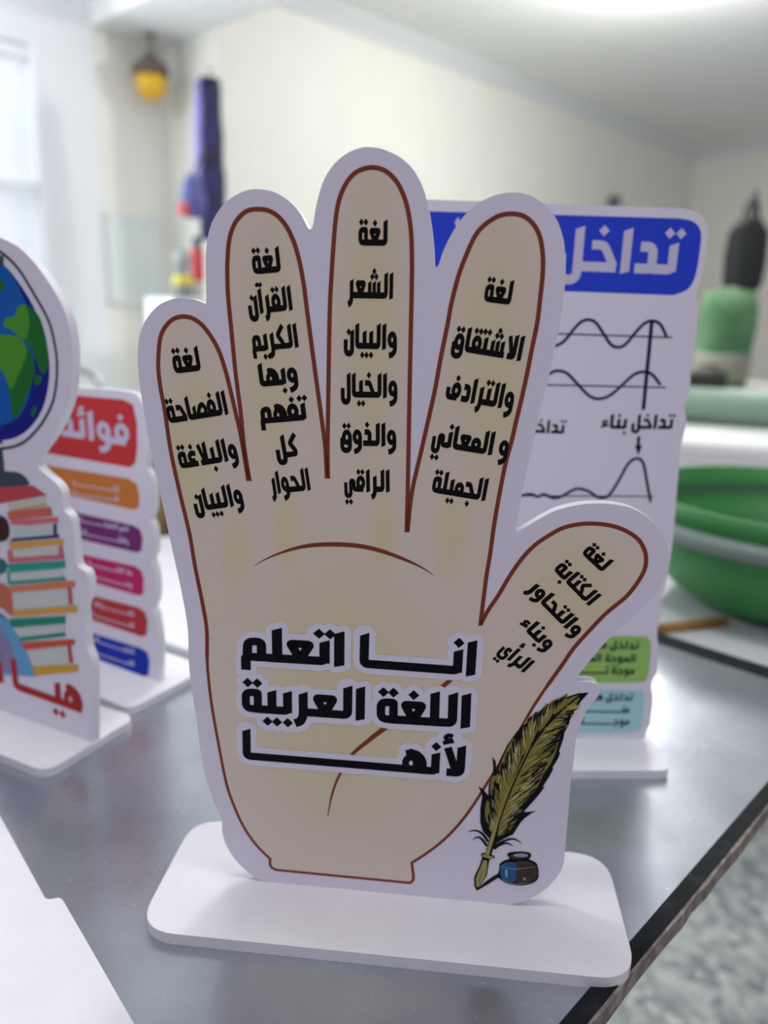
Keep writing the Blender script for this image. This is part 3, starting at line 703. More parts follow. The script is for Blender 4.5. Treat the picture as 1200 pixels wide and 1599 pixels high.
hand.add('inkwell_print', bm, ink('steel', 150, 165, 170))

# ---------------- the wave interference board behind
p2 = at_z(902, 1153, PT)
wave = Sign('wave_diagram_sign', 'white board with blue title strip and dark wave diagrams, half hidden behind the hand', p2, 0.05305)
WP = wave.pl; uL = WP.uv(590, 700)[0]
right = [(1062,325),(1088,331),(1102,344),(1106,362),(1104,385),(1098,425),(1088,455),(1088,468),(1092,486),(1086,530),(1080,563),(1078,605),(1070,632),(1072,660),(1064,700),(1058,763),(1051.6,841),(1044,891),(1039,919),(1031,936),(1033,956),(1027,985),(1028,1010),(1027,1047),(1018,1067),(1020,1093),(1016,1130)]
ru = WP.pts(right); xr = WP.uv(1008, 1146)[0]
poly = spline(ru, False, 4) + [(xr + 0.001, 0.006), (xr, 0.0), (uL, 0.0), (uL, WP.uv(620, 310)[1] - 0.004), (uL + 0.008, WP.uv(620, 310)[1])]
wave.board(poly)
dep = (at_z(960, 1203.5, PT) - WP.p).dot(-WP.n)
wave.base(uL - 0.004, (at_z(1036, 1188, PT) - WP.p).dot(WP.u) + 0.0015, dep, -dep, 0.008)
z = wave.z(); bm = bmesh.new()
bl = [(600,328),(1060,341),(1083,346),(1095,362),(1093,395),(1086,432),(1074,452),(1051,461),(886,455),(600,445)]
flat(bm, spline(WP.pts(bl), True, 5, corners=(0, 1, 7, 8, 9)), z); wave.add('title_strip', bm, ink('royal', 44, 70, 206), 'blue title strip')
def wtext(bm, t, R, L, h, zz, pl):
    hh = pl.uv(R[0], R[1] - h)[1] - pl.uv(*R)[1]; write(bm, t, pl.uv(*R), pl.uv(*L), hh, zz)
z = wave.z(); bm = bmesh.new()
wtext(bm, 'تداخل', (1057,429), (868,422), 70, z, WP); wtext(bm, 'الموجات', (846,421), (706,412), 70, z, WP)
wave.add('lettering', bm, ink('titlewhite', 205, 202, 225), 'white title lettering')
z = wave.z(); bm = bmesh.new(); pw = 0.000345
def stroke(pts, w_, n=6): ribbon(bm, spline(WP.pts(pts), False, n), w_ * pw, z)
stroke([(640,512),(868,521),(1050,527)], 2.2, 1); stroke([(640,594),(855,601),(1040,605)], 2.2, 1); stroke([(820,774),(905,774.5),(1022,775.3)], 1.8, 1)
stroke([(640,532),(665,538),(690,520),(715,495),(740,492),(765,512),(788,533),(812,536),(833,518)], 4.6)
stroke([(833,518),(850,500),(862,540),(869,539.5),(882,532),(897.6,512.7),(909,502),(920.6,499.3),(932,505),(943.6,522.3),(955,538.4),(966.6,542.2),(978,536.9),(993.5,518.5),(1007,505),(1020,501.2),(1032,507),(1041.4,526)][2:], 4.6)
stroke([(845,592),(859,583),(871,579),(886,583),(901.5,599),(920.6,618),(936,622.7),(953,617.4),(970.5,602.8),(989.6,585.5),(1005,580.6),(1018.4,584.4),(1031.8,600.9)], 4.6)
stroke([(1018.4,502),(1005,640)], 6, 1)
stroke([(998,681),(997,698)], 5, 1); flat(bm, WP.pts([(992,695),(1003.5,695.5),(997,711)]), z)
stroke([(800,772),(815,773.4),(828.6,771.5),(840,775.3),(850,772),(865,777.6),(878.5,774.5),(894,765.7),(905,763),(920.6,767.6),(932,775.3),(943.6,777),(953,771.5),(966.6,750.4),(982,723.5),(995.4,715.9),(1005,723.5),(1010.7,752.3),(1016.5,783.7)], 4.6)
wave.add('wave_diagram', bm, ink('navyline', 26, 24, 62), 'dark wave curves with axes and arrow')
z = wave.z(); bm = bmesh.new()
wtext(bm, 'تداخل', (1051,670), (986,669.5), 23, z, WP); wtext(bm, 'بناء', (979,670), (939,669), 23, z, WP); wtext(bm, 'تداخل', (881.5,677.5), (822,675), 21, z, WP)
wave.add('lettering', bm, BLACK)
for nm, pts, rgb, tx in (('green_panel', [(800,990),(957,993),(1003,993.5),(1014,998),(1017,1010),(1014,1047),(1010,1060),(1000,1065),(933,1066),(800,1064)], (152, 198, 104), (('تداخل موجات', (997,1014), (905,1011), 13), ('الموجة المحصلة', (993,1034), (880,1032), 13), ('موجة تـــداخل', (991,1053), (870,1051), 13))),
                         ('teal_panel', [(800,1075),(940,1077),(995,1077.5),(1004,1081),(1006,1090),(1003,1125),(999,1138),(987,1143),(930,1144),(800,1142)], (168, 216, 214), (('تداخل هدام', (988,1094), (905,1093), 12), ('منـــــة', (983,1113), (906,1112), 12), ('موجـــــة', (983,1132), (904,1131), 12)))):
    z = wave.z(); bm = bmesh.new(); flat(bm, spline(WP.pts(pts), True, 3, corners=(0, 1, 8, 9)), z); wave.add('print_panel', bm, ink(nm, *rgb), nm.replace('_', ' '))
    z = wave.z(); bm = bmesh.new()
    for t in tx: wtext(bm, *t, z, WP)
    wave.add('lettering', bm, ink('darkgreen', 24, 34, 38))

# ---------------- the globe and books board, left
p4 = at_z(144, 1158.7, PT)
globe = Sign('globe_and_books_sign', 'white cut-out board with printed globe over a book stack, cut by the left frame', p4, -0.45104)
GP = globe.pl
gr = [(0,371),(27.5,385),(55,412),(82.6,451),(101.8,489),(111,530.6),(112.8,569),(110,607.7),(101.8,640.7),(82.6,679),(63.3,706),(57,722),(66,736),(88,755),(97,771),(99,795),(110,808),(114,830),(117,862),(121,884),(134,893),(139,912),(138,932),(131,947),(133,975),(135,1008),(143,1030),(145,1048)]
gu = spline(GP.pts(gr), False, 4); ub = GP.uv(144, 1158.7)[0]; ucen = GP.uv(-12, 600)[0]
half = gu + [(ub + 0.0004, 0.0)]
mir = [(2 * ucen - u, v) for u, v in half][::-1]
globe.board(half + mir, 'board')
dg = (at_z(30, 1189.5, PT) - GP.p).dot(-GP.n); er = (at_z(180, 1140, PT) - GP.p).dot(GP.u)
globe.base(2 * ucen - er, er, dg, -dg, 0.010)
def gadd(name, polys, rgb, label=None, key=None):
    z = globe.z(); bm = bmesh.new()
    for p in polys: flat(bm, p, z)
    return globe.add(name, bm, ink(key or name + '%d%d%d' % rgb, *rgb), label)
def mirrored(px): u = GP.pts(px); return u + [(2 * ucen - a, b) for a, b in u][::-1]
sea = [(-12,410),(5,413),(27,438),(52,478),(70,525),(77,563),(76,600),(66,640),(45,670),(20,685),(-12,690)]
gadd('globe_print', [spline(mirrored(sea), True, 3, corners=(0,))], (14, 24, 128), 'blue printed globe with green land')
seaL = [(-12,411),(5,414),(24,438),(42,478),(52,525),(54,563),(48,610),(34,645),(15,660),(-12,668)]
gadd('globe_print', [spline(mirrored(seaL), True, 3)], (10, 92, 178))
gadd('globe_print', [spline(GP.pts(p), True, 3) for p in ([(5.5,508),(11,495),(22,495),(28,480),(41,475),(60,492),(70,520),(75,548),(75,574),(66,585),(56,560),(52,553),(46,540),(38,530),(16,514)], [(0,522),(27,525),(38,535),(50,553),(55,575),(52,592),(40,625),(28,650),(19,649),(14,607),(0,575),(-30,572),(-40,540),(-20,522)], [(52,635),(58,637),(53,650),(49,648)], [(56,585),(66,590),(60,602),(54,598)], [(-10,440),(4,436),(8,448),(0,456),(-12,455)])], (22, 110, 44))
gadd('globe_print', [spline(GP.pts(p), True, 3) for p in ([(5.5,508),(11,495),(22,495),(28,480),(40,476),(46,500),(44,520),(38,530),(16,514)], [(0,522),(27,525),(38,535),(42,552),(34,575),(22,600),(16,606),(0,575),(-30,572),(-40,540),(-20,522)])], (78, 152, 44))
z = globe.z(); bm = bmesh.new(); pg = 0.00033
arc = [(-12,391),(0,393),(27.5,417.8),(55,461.8),(77,503),(87,545),(89.4,575),(87,608),(79.8,635),(60.5,668),(33,693),(0,701),(-20,702)]
ribbon(bm, spline(GP.pts(arc), False, 5), 5 * pg, z); flat(bm, GP.pts([(-20,395),(6,400),(6,416),(-20,416)]), z)
flat(bm, GP.pts([(-10,700),(4,700),(8,738),(-10,738)]), z); flat(bm, spline(GP.pts([(-60,748),(-30,738),(5,736),(30,738),(44,750),(44,758),(20,761),(-60,760)]), True, 3), z)
globe.add('globe_print', bm, ink('slate', 62, 78, 88), 'dark slate globe ring and foot')
BX = lambda p: [(x / 4.0, 740 + y / 3.9975) for x, y in p]
books = [((196, 74, 84), [(-60,85),(205,72),(295,132),(0,185),(-60,190)]), ((206, 204, 190), [(45,182),(290,136),(285,186),(60,226)]), ((196, 160, 96), [(62,226),(290,186),(300,196),(62,240)]),
 ((208, 104, 92), [(45,238),(320,205),(330,262),(60,290)]), ((214, 112, 118), [(70,290),(365,270),(370,302),(170,320),(70,318)]), ((200, 206, 206), [(75,335),(335,315),(335,380),(80,402)]), ((52, 72, 104), [(335,310),(357,311),(357,377),(335,380)]), ((52, 72, 104), [(70,404),(370,376),(375,398),(70,422)]),
 ((216, 168, 84), [(50,428),(395,405),(402,440),(75,472)]), ((210, 110, 122), [(48,472),(75,472),(90,520),(50,535)]), ((206, 208, 198), [(80,484),(370,460),(365,502),(90,522)]), ((210, 110, 122), [(368,448),(392,446),(402,508),(368,506)]), ((210, 110, 122), [(50,525),(405,504),(405,532),(60,556)]),
 ((48, 160, 140), [(45,562),(410,540),(412,586),(65,614)]), ((48, 160, 140), [(45,600),(65,612),(68,690),(50,690)]), ((204, 210, 206), [(66,620),(390,596),(390,642),(70,667)]), ((64, 160, 138), [(62,670),(410,640),(415,662),(65,694)]),
 ((220, 130, 90), [(30,705),(400,668),(470,668),(470,706),(60,738)]), ((214, 110, 96), [(40,735),(80,735),(90,880),(70,885)]), ((204, 208, 204), [(80,745),(424,713),(434,816),(88,838)]), ((200, 90, 96), [(424,704),(446,704),(458,812),(436,814)]), ((216, 164, 70), [(80,852),(485,820),(487,862),(90,892)]),
 ((36, 140, 112), [(60,905),(410,885),(412,932),(75,957)]), ((200, 208, 204), [(80,962),(405,944),(402,988),(125,1018)]), ((36, 140, 112), [(120,1022),(410,988),(415,1012),(130,1044)]),
 ((206, 86, 62), [(140,1052),(470,1030),(470,1064),(155,1096)]), ((202, 206, 202), [(170,1102),(425,1074),(436,1182),(205,1194)]), ((190, 70, 76), [(424,1064),(444,1064),(460,1178),(440,1180)]), ((214, 164, 52), [(205,1206),(490,1188),(492,1232),(225,1258)])]
zbk = globe.z(); bykey = {}
for rgb, p in books: bykey.setdefault(rgb, []).append(p)
for rgb, ps in bykey.items():
    bm = bmesh.new()
    for p in ps: flat(bm, GP.pts(BX(p)), zbk + 0.00001 * books.index((rgb, ps[0])))
    globe.add('book_stack_print', bm, ink('book%d%d%d' % rgb, *rgb))
globe.k += 4
gadd('child_print', [spline(GP.pts(BX(p)), True, 4) for p in ([(-120,260),(-20,255),(40,280),(62,340),(55,395),(20,420),(-120,420)],)], (62, 40, 38))
gadd('child_print', [spline(GP.pts(BX(p)), True, 4) for p in ([(-120,540),(0,525),(46,562),(40,600),(10,625),(-120,650)], [(-120,860),(0,870),(40,900),(60,930),(30,935),(-120,930)])], (48, 112, 122))
gadd('child_print', [spline(GP.pts(BX(p)), True, 4) for p in ([(-120,690),(0,680),(48,710),(82,850),(70,885),(0,830),(-120,830)],)], (196, 112, 92))
gadd('child_print', [GP.pts(BX(p)) for p in ([(-120,900),(20,890),(70,935),(140,1050),(185,1150),(235,1265),(-120,1240)],)], (104, 164, 206), 'light blue printed clothing')
gadd('child_print', [GP.pts(BX(p)) for p in ([(-120,960),(0,950),(70,1060),(110,1180),(120,1240),(-120,1230)],)], (140, 134, 172))
z = globe.z(); bm = bmesh.new(); z2 = globe.z(); bm2 = bmesh.new(); hw_ = []
for t, R, L, h in (('هيـا', (129.5,1113.5), (21,1074.5), 50), ('نقرأ', (9,1070), (-110,1030), 50)):
    hh = GP.uv(R[0], R[1] - h)[1] - GP.uv(*R)[1]; hw_.append((t, GP.uv(*R), GP.uv(*L), hh)); write(bm2, t, GP.uv(*R), GP.uv(*L), hh, z2)
bm.free(); globe.add('lettering', bm2, ink('brick', 170, 38, 40), 'big red lettering')

# ---------------- the list board behind it
p3 = at_z(246, 1064, PT)
lst = Sign('benefits_list_sign', 'white board with red title and coloured text strips, standing behind the globe sign', p3, -0.53664)
LP = lst.pl
rt = [(115,604),(198,611),(218,623),(228,649),(233,680),(234,704),(228,727),(236,745),(239,770),(238,796),(234,809),(240,827),(241,860),(236,872),(241,890),(244,915),(242,938),(238,948),(243,962),(248,995),(249,1030),(248,1050)]
ru = LP.pts(rt); u0 = ru[0][0] - 0.075
lst.board(spline(ru, False, 4)[0:] + [(0.001, 0.0), (u0, 0.0), (u0, ru[0][1] - 0.003), (u0 + 0.006, ru[0][1])])
lst.base(u0 - 0.006, 0.014, -0.036, 0.036, 0.008)
strips = [((200, 58, 60), [(40,610),(115.6,617.3),(192.6,624),(208,632),(214,660),(214.5,700),(212,722),(203.6,730),(68.8,706.7),(40,701)]),
 ((206, 126, 58), [(40,720),(86.7,728.7),(200,747),(214,756),(218,775),(217,793),(209,796),(99,771.5),(40,759)]),
 ((120, 50, 116), [(40,783),(112.6,798.5),(207,820),(219,827),(223,840),(221,860),(214,863),(120,840.6),(40,822)]),
 ((196, 42, 104), [(40,846),(124.6,864.6),(210,884),(221,891),(225,905),(224,928),(216,930),(141,908),(40,882)]),
 ((188, 56, 58), [(40,902),(141,929),(216,948.6),(227,956),(231,970),(229,992),(221,994),(135,965),(40,938)]),
 ((14, 50, 172), [(40,958),(136.6,986),(219,1011.7),(230,1018),(234,1032),(232,1054),(224,1057),(138,1023.7),(40,994)])]
z = lst.z(); zt = lst.z(); bmt = bmesh.new()
for rgb, pts in strips:
    bm = bmesh.new(); flat(bm, LP.pts(pts), z); lst.add('text_strip', bm, ink('strip%d%d%d' % rgb, *rgb))
def lt(t, R, L, h):
    hh = LP.uv(R[0], R[1] - h)[1] - LP.uv(*R)[1]; write(bmt, t, LP.uv(*R), LP.uv(*L), hh, zt)
lt('فوائد', (202,697), (97,680.5), 48)
for t, R, L in (('للفــــة', (186,768), (114,757)), ('ثقـــــة', (186,783), (114,772)), ('تنمي المعرفـة', (201,830), (124,814)), ('والثقـــافة', (201,850), (127,834)), ('حفظ اللغـة', (207,899), (138,882)), ('وبنــــاء', (207,918), (142,900)), ('للفـراغة', (210,963), (148,946)), ('لقـــــا', (210,981), (146,962)), ('الخصـائص', (210,1022), (144,1000)), ('العـــــا', (210,1041), (142,1018))): lt(t, R, L, 9)
lst.add('lettering', bmt, ink('titlewhite', 205, 202, 225), 'white lettering')

# ---------------- blank board lying flat, lower left
bm = bmesh.new()
pf = [(-60,1164),(0,1274.3),(70.8,1402.7),(78,1404),(91.7,1401.6),(96,1403.5),(99.6,1408),(150,1495),(209.6,1599),(260,1690),(-260,1690),(-260,1250)]
P = [at_z(*p, PT) for p in pf]; c = P[1].copy(); c.z = 0
prism(bm, [(v.x - c.x, v.y - c.y) for v in P], 0, PT)
o = link('foam_board', bm, PVC); o.location = c; tag(o, 'blank white foam board with a notched edge lying flat at the lower left', 'board')

# ---------------- white board lying flat behind the list sign
near = [LP.p - LP.n * 0.048 + LP.u * u_ for u_ in (0.075, -0.06)]
P = [at_z(*p, PT) for p in ((234, 862), (238, 846), (246, 839), (258, 837), (420, 839))] + near; c = P[2].copy(); c.z = 0
bm = bmesh.new(); prism(bm, [(v.x - c.x, v.y - c.y) for v in P], 0, PT)
o = link('foam_board', bm, PVC); o.location = c; tag(o, 'blank white board lying flat on the table, behind the coloured list sign', 'board')

# ================================================================== BACKGROUND THINGS
def rot_thing(name, label, cat, p, yaw): return thing(name, label, cat, p, yaw)
# brown wooden box and black box far on the table, seen between list sign and hand
pb = at_z(246, 836, 0)
o = thing('wooden_box', 'narrow brown wooden box seen between the list sign and the hand', 'box', (pb.x, pb.y + 0.02, 0), 0.25)
bm = rbox((-0.040, -0.02, 0), (0.0065, 0.03, 0.135), 0.002); link('box_body', bm, mat('plywood', srgb(150, 122, 74), 0.6, noise=(srgb(120, 96, 60), 30, 0.4, 0.7)), o)
bm = rbox((-0.041, -0.021, 0.135), (0.0075, 0.031, 0.140), 0.001); link('lid', bm, mat('plywood_lid', srgb(140, 112, 68), 0.6), o)
pb2 = at_z(266, 836, 0)
o = thing('black_box', 'small black box beside the brown wooden box', 'box', (pb2.x + 0.006, pb2.y + 0.03, 0), 0.25)
bm = rbox((-0.016, -0.012, 0), (0.03, 0.04, 0.045), 0.002); link('box_body', bm, mat('matt_black', (0.006, 0.006, 0.008), 0.6), o)
bm = rbox((-0.0165, -0.0125, 0.045), (0.0305, 0.0405, 0.052), 0.001); link('lid', bm, mat('matt_black', (0.006, 0.006, 0.008), 0.6), o)
# chair with tubular back behind the table
pc = at_y(140, 579, 1.95)
ch = thing('metal_chair', 'chair with grey tubular metal back, only the rail above the list sign showing', 'chair', (pc.x, pc.y, FLOOR), -0.35)
hz = pc.z - FLOOR; TUB = mat('grey_metal_tube', (0.46, 0.48, 0.46), 0.35, 0.6)
bm = bmesh.new(); tube(bm, rounded3 := [(-0.36, 0, 0), (-0.36, 0, hz - 0.06), (-0.345, 0, hz - 0.02), (-0.31, 0, hz), (-0.02, 0, hz), (0.015, 0, hz - 0.012), (0.035, 0, hz - 0.04), (0.04, 0, hz - 0.08), (0.04, 0, 0)], 0.0095); link('back_frame', bm, TUB, ch, True)
bm = rbox((-0.35, 0.0, 0.43), (0.03, 0.38, 0.46), 0.012); link('seat', bm, mat('grey_seat', (0.3, 0.31, 0.32), 0.6), ch)
for x in (-0.34, 0.02):
    bm = bmesh.new(); tube(bm, [(x, 0.36, 0), (x, 0.36, 0.435)], 0.0095); link('leg', bm, TUB, ch, True)
# fixture hanging under the beam
pv = at_y(236, 118, 4.55)
hg = thing('hanging_lantern', 'small dark fixture with a yellow bowl hanging high on the left wall', 'lantern', (pv.x, pv.y, pv.z - 0.14))
bm = bmesh.new(); lathe(bm, [(0.0, -0.0), (0.05, 0.015), (0.085, 0.05), (0.095, 0.10), (0.09, 0.135), (0.0, 0.135)], 24); link('bowl', bm, mat('yellow_bowl', srgb(226, 178, 40), 0.4), hg, True)
bm = bmesh.new(); lathe(bm, [(0.0, 0.135), (0.10, 0.137), (0.112, 0.16), (0.09, 0.20), (0.04, 0.235), (0.0, 0.24)], 24); link('cap', bm, mat('brown_metal', srgb(98, 84, 76), 0.5), hg, True)
bm = bmesh.new(); tube(bm, [(0, 0, 0.235), (0.0, 0, zB - pv.z + 0.14)], 0.03); link('hanging_rod', bm, mat('grey_bracket', srgb(150, 148, 138), 0.5), hg, True)
# rolled banner and bits hanging at the wall corner
def wall_dist(x, y):
    d = ray(x, y); return min(t for t in ((q - CAM).dot(n) / d.dot(n) for q, n in ((cA, A), (cA, B), (cE, B))) if t > 0)
def hang(name, label, cat, px, dist): p = at_y(*px, dist); return thing(name, label, cat, p), p
DB = wall_dist(344, 252) - 0.22
bn, p = hang('rolled_banner', 'tall dark navy rolled cloth hanging on the far wall corner', 'banner', (330, 252), DB)
pr = []
for k in range(13):
    f = k / 12; pr.append((0.052 + 0.022 * f + 0.003 * math.sin(k * 1.9), 0.42 - 0.84 * f))
bm = bmesh.new(); lathe(bm, [(0.0, 0.425)] + pr + [(0.0, -0.43)], 22)
for v in bm.verts:
    a = math.atan2(v.co.y, v.co.x); s_ = 1 + 0.14 * math.sin(5 * a); v.co.x *= s_; v.co.y *= s_
link('cloth', bm, mat('navy_cloth', srgb(40, 34, 92), 0.7, noise=(srgb(22, 20, 50), 9, 0.4, 0.6)), bn, True)
bm = bmesh.new(); tube(bm, [(0, 0, 0.42), (0, 0.0, 0.47), (0.03, 0.02, 0.47)], 0.008); link('hook', bm, mat('grey_bracket', srgb(150, 148, 138), 0.5), bn, True)
bm = bmesh.new(); tube(bm, [(-0.045, -0.02, 0.40), (-0.05, -0.025, 0.2), (-0.055, -0.03, 0.0), (-0.055, -0.03, -0.12)], [0.03, 0.034, 0.034, 0.02]); link('lilac_strip', bm, mat('lilac_cloth', srgb(150, 140, 205), 0.7), bn, True)
bg, p = hang('drawstring_bag', 'blue and red soft bag hanging just below the navy cloth', 'bag', (302, 303), DB - 0.18)
bm = bmesh.new(); lathe(bm, [(0, 0.10), (0.03, 0.095), (0.05, 0.05), (0.068, -0.03), (0.062, -0.09), (0.04, -0.12), (0, -0.125)], 20); link('bag_body', bm, mat('blue_cloth', srgb(84, 88, 150), 0.7), bg, True)
bm = bmesh.new(); lathe(bm, [(0.03, -0.05), (0.036, -0.05), (0.046, -0.08), (0.036, -0.11), (0.02, -0.115)], 20, (-0.035, -0.03, 0)); link('red_patch', bm, mat('red_cloth', srgb(196, 84, 84), 0.7), bg, True)
bm = bmesh.new(); tube(bm, [(0, 0, 0.095), (0.03, 0.06, 0.2), (0.09, 0.17, 0.24)], 0.006); link('cord', bm, mat('dark_cord', (0.04, 0.04, 0.06), 0.7), bg, True)
# cabinet hidden behind the little finger carrying small tools
pcab = at_y(292, 466, 4.5)
cab = thing('tool_cabinet', 'white cabinet against the far corner, behind the little finger of the hand', 'cabinet', (pcab.x, pcab.y, FLOOR), YA)
bm = rbox((-0.18, -0.16, 0), (0.22, 0.16, pcab.z - FLOOR), 0.006); link('cabinet_body', bm, mat('cabinet_white', (0.7, 0.72, 0.72), 0.5), cab)
bm = rbox((-0.17, -0.172, 0.05), (0.21, -0.16, pcab.z - FLOOR - 0.03), 0.003); dr = link('door', bm, mat('cabinet_white2', (0.66, 0.68, 0.68), 0.5), cab)
bm = bmesh.new(); tube(bm, [(0.17, -0.175, 0.6), (0.17, -0.195, 0.6), (0.17, -0.195, 0.72), (0.17, -0.175, 0.72)], 0.006); link('handle', bm, TUB, dr)
zt_ = pcab.z
def standing(name, label, cat, px, dist): p = at_y(*px, dist); return thing(name, label, cat, (p.x, p.y, zt_)), p.z - zt_
d_, top = standing('glue_bottle', 'grey and yellow bottle standing on the far cabinet, left of the ring finger', 'bottle', (284, 400), 4.42)
bm = bmesh.new(); lathe(bm, [(0, 0), (0.055, 0), (0.058, 0.05), (0.05, 0.12), (0.035, 0.17)], 20); link('bottle_body', bm, mat('grey_plastic', srgb(120, 126, 124), 0.5), d_, True)
bm = bmesh.new(); lathe(bm, [(0.0565, 0.07), (0.06, 0.072), (0.054, 0.125), (0.0505, 0.125)], 20); link('yellow_band', bm, mat('yellow_band', srgb(206, 190, 70), 0.5), d_, True)
bm = bmesh.new(); lathe(bm, [(0.035, 0.17), (0.05, 0.185), (0.05, 0.24), (0.02, 0.27), (0, 0.275)], 20); link('cap', bm, mat('grey_cap', srgb(150, 156, 158), 0.5), d_, True)
d_, top = standing('spray_can', 'red spray can standing beside the grey bottle at the far corner', 'can', (308, 380), 4.5)
bm = bmesh.new(); lathe(bm, [(0, 0), (0.036, 0), (0.038, 0.01), (0.038, 0.10), (0.034, 0.115)], 20); link('can_lower', bm, mat('pale_metal', srgb(190, 190, 186), 0.4), d_, True)
bm = bmesh.new(); lathe(bm, [(0.0385, 0.10), (0.0385, 0.26), (0.03, 0.285), (0.02, 0.29), (0, 0.29)], 20); link('can_body', bm, mat('red_can', srgb(200, 60, 62), 0.4), d_, True)
bm = bmesh.new(); lathe(bm, [(0.02, 0.29), (0.024, 0.295), (0.024, 0.34), (0.012, 0.35), (0, 0.35)], 20); link('nozzle', bm, mat('dark_cord', (0.04, 0.04, 0.06), 0.7), d_, True)
# pale notice on the alcove wall
pn = on_wall(208, 408, cD, B) - B * 0.012
nb_ = thing('wall_notice', 'pale green notice sheet on the left wall, above the little finger', 'notice', pn, YA)
bm = rbox((-0.17, -0.008, -0.25), (0.17, 0.008, 0.25), 0.003); link('notice_panel', bm, mat('pale_green', (0.68, 0.76, 0.73), 0.5), nb_)
bm = bmesh.new()
for s_ in ((-0.18, -0.26, -0.165, 0.26), (0.165, -0.26, 0.18, 0.26), (-0.18, 0.245, 0.18, 0.26), (-0.18, -0.26, 0.18, -0.245)): box(bm, (s_[0], -0.011, s_[1]), (s_[2], 0.008, s_[3]))
link('notice_frame', bm, mat('pale_frame', (0.72, 0.76, 0.75), 0.5), nb_)

# ---------------- second table, tub, machine on the right
t2 = thing('side_table', 'white side table with wooden edging beyond the far right corner of the grey table', 'table', (0.55, 0.95, FLOOR))
def T2(name, s0, s1, t0, t1, z0, z1, m):
    bm = bmesh.new(); prism(bm, [TP(s0, t0), TP(s1, t0), TP(s1, t1), TP(s0, t1)], z0, z1)
    bm.transform(Matrix.Translation((-t2.location.x, -t2.location.y, -FLOOR))); return link(name, bm, m, t2)
g0 = far + FT + 0.03
T2('table_top', g0, g0 + 0.42, -0.26, 0.42, -0.05, -0.025, mat('white_laminate', (0.62, 0.63, 0.66), 0.35))
T2('wood_edging', g0 - 0.006, g0, -0.26, 0.42, -0.05, -0.0245, mat('wood_strip', srgb(150, 112, 66), 0.6, noise=(srgb(120, 86, 48), 60, 0.4, 0.6)))
for s_, t_ in ((g0 + 0.04, -0.22), (g0 + 0.38, 0.03), (g0 + 0.04, 0.38), (g0 + 0.38, 0.38)):
    bm = bmesh.new(); x, y = TP(s_, t_); box(bm, (x - 0.02, y - 0.02, FLOOR), (x + 0.02, y + 0.02, -0.05)); bm.transform(Matrix.Translation((-t2.location.x, -t2.location.y, -FLOOR))); link('leg', bm, LEGM, t2)
ZT2 = -0.025
q0, q1 = at_z(1024, 983, ZT2 + 0.004), at_z(1133, 970, ZT2 + 0.004)
o = thing('wooden_stick', 'short tan wooden stick lying between the wave board and the green tub', 'stick', ((q0.x + q1.x) / 2, (q0.y + q1.y) / 2, ZT2), math.atan2(q1.y - q0.y, q1.x - q0.x))
hl = (q1 - q0).length / 2; WD = mat('tan_stick', srgb(160, 120, 72), 0.6, noise=(srgb(128, 92, 52), 60, 0.4, 0.6))
bm = rbox((-hl - 0.03, -0.004, 0), (hl - 0.004, 0.004, 0.008), 0.001); link('shaft', bm, WD, o)
bm = rbox((hl - 0.004, -0.0036, 0.0004), (hl + 0.003, 0.0036, 0.0076), 0.002); link('blunt_end', bm, WD, o)
ptub = at_z(1165, 988, ZT2)
tubo = thing('green_tub', 'round green plastic tub with grey rim on the white side table', 'tub', (ptub.x + 0.075, ptub.y + 0.085, ZT2))
GRN = mat('green_plastic', srgb(50, 128, 62), 0.45)
bm = bmesh.new(); lathe(bm, [(0, 0), (0.085, 0), (0.115, 0.02), (0.14, 0.055), (0.15, 0.082), (0.146, 0.082), (0.135, 0.055), (0.11, 0.024), (0, 0.006)], 48); link('tub_body', bm, GRN, tubo, True)
bm = bmesh.new(); lathe(bm, [(0.15, 0.076), (0.157, 0.079), (0.159, 0.088), (0.152, 0.094), (0.145, 0.088), (0.147, 0.078)], 48); link('rim', bm, mat('grey_rim', srgb(120, 134, 128), 0.45), tubo, True)
bm = bmesh.new(); lathe(bm, [(0.1455, 0.088), (0.149, 0.100), (0.151, 0.112), (0.1475, 0.112), (0.143, 0.09)], 48); link('upper_wall', bm, GRN, tubo, True)
# white machine behind the tub
mp_ = at_y(1150, 720, 1.55)
mc = thing('flatbed_machine', 'long white and grey flatbed machine behind the green tub', 'machine', (mp_.x + 0.10, mp_.y + 0.1, FLOOR), -0.35)
z1 = mp_.z - FLOOR
MW = mat('machine_white', (0.82, 0.83, 0.80), 0.4); MG = mat('machine_grey', (0.36, 0.39, 0.38), 0.5); MD = mat('machine_dark', (0.05, 0.055, 0.055), 0.5)
bm = rbox((-0.34, -0.12, 0.05), (0.7, 0.5, z1 - 0.10), 0.01); link('body', bm, MG, mc)
bm = rbox((-0.36, -0.15, z1 - 0.10), (0.72, 0.5, z1 - 0.065), 0.008); link('lower_rail', bm, mat('machine_pale', (0.62, 0.64, 0.66), 0.4), mc)
bm = rbox((-0.35, -0.13, z1 - 0.045), (0.72, 0.5, z1 + 0.035), 0.02); link('bed', bm, MW, mc)
bm = rbox((-0.34, -0.12, z1 - 0.066), (0.7, 0.48, z1 - 0.044), 0.004); link('seam', bm, MG, mc)
bm = bmesh.new(); tube(bm, [(-0.33, 0.18, z1 + 0.075), (0.7, 0.18, z1 + 0.075)], 0.042, 20); link('roller', bm, mat('sage_roller', srgb(130, 156, 136), 0.5), mc, True)
for x in (-0.30, 0.66):
    bm = bmesh.new(); box(bm, (x - 0.01, 0.12, z1 + 0.03), (x + 0.01, 0.24, z1 + 0.12)); link('bracket', bm, MG, mc)
for x, y in ((-0.3, -0.08), (0.64, -0.08), (-0.3, 0.44), (0.64, 0.44)):
    bm = bmesh.new(); box(bm, (x - 0.03, y - 0.03, 0), (x + 0.03, y + 0.03, 0.05)); link('foot', bm, MD, mc)
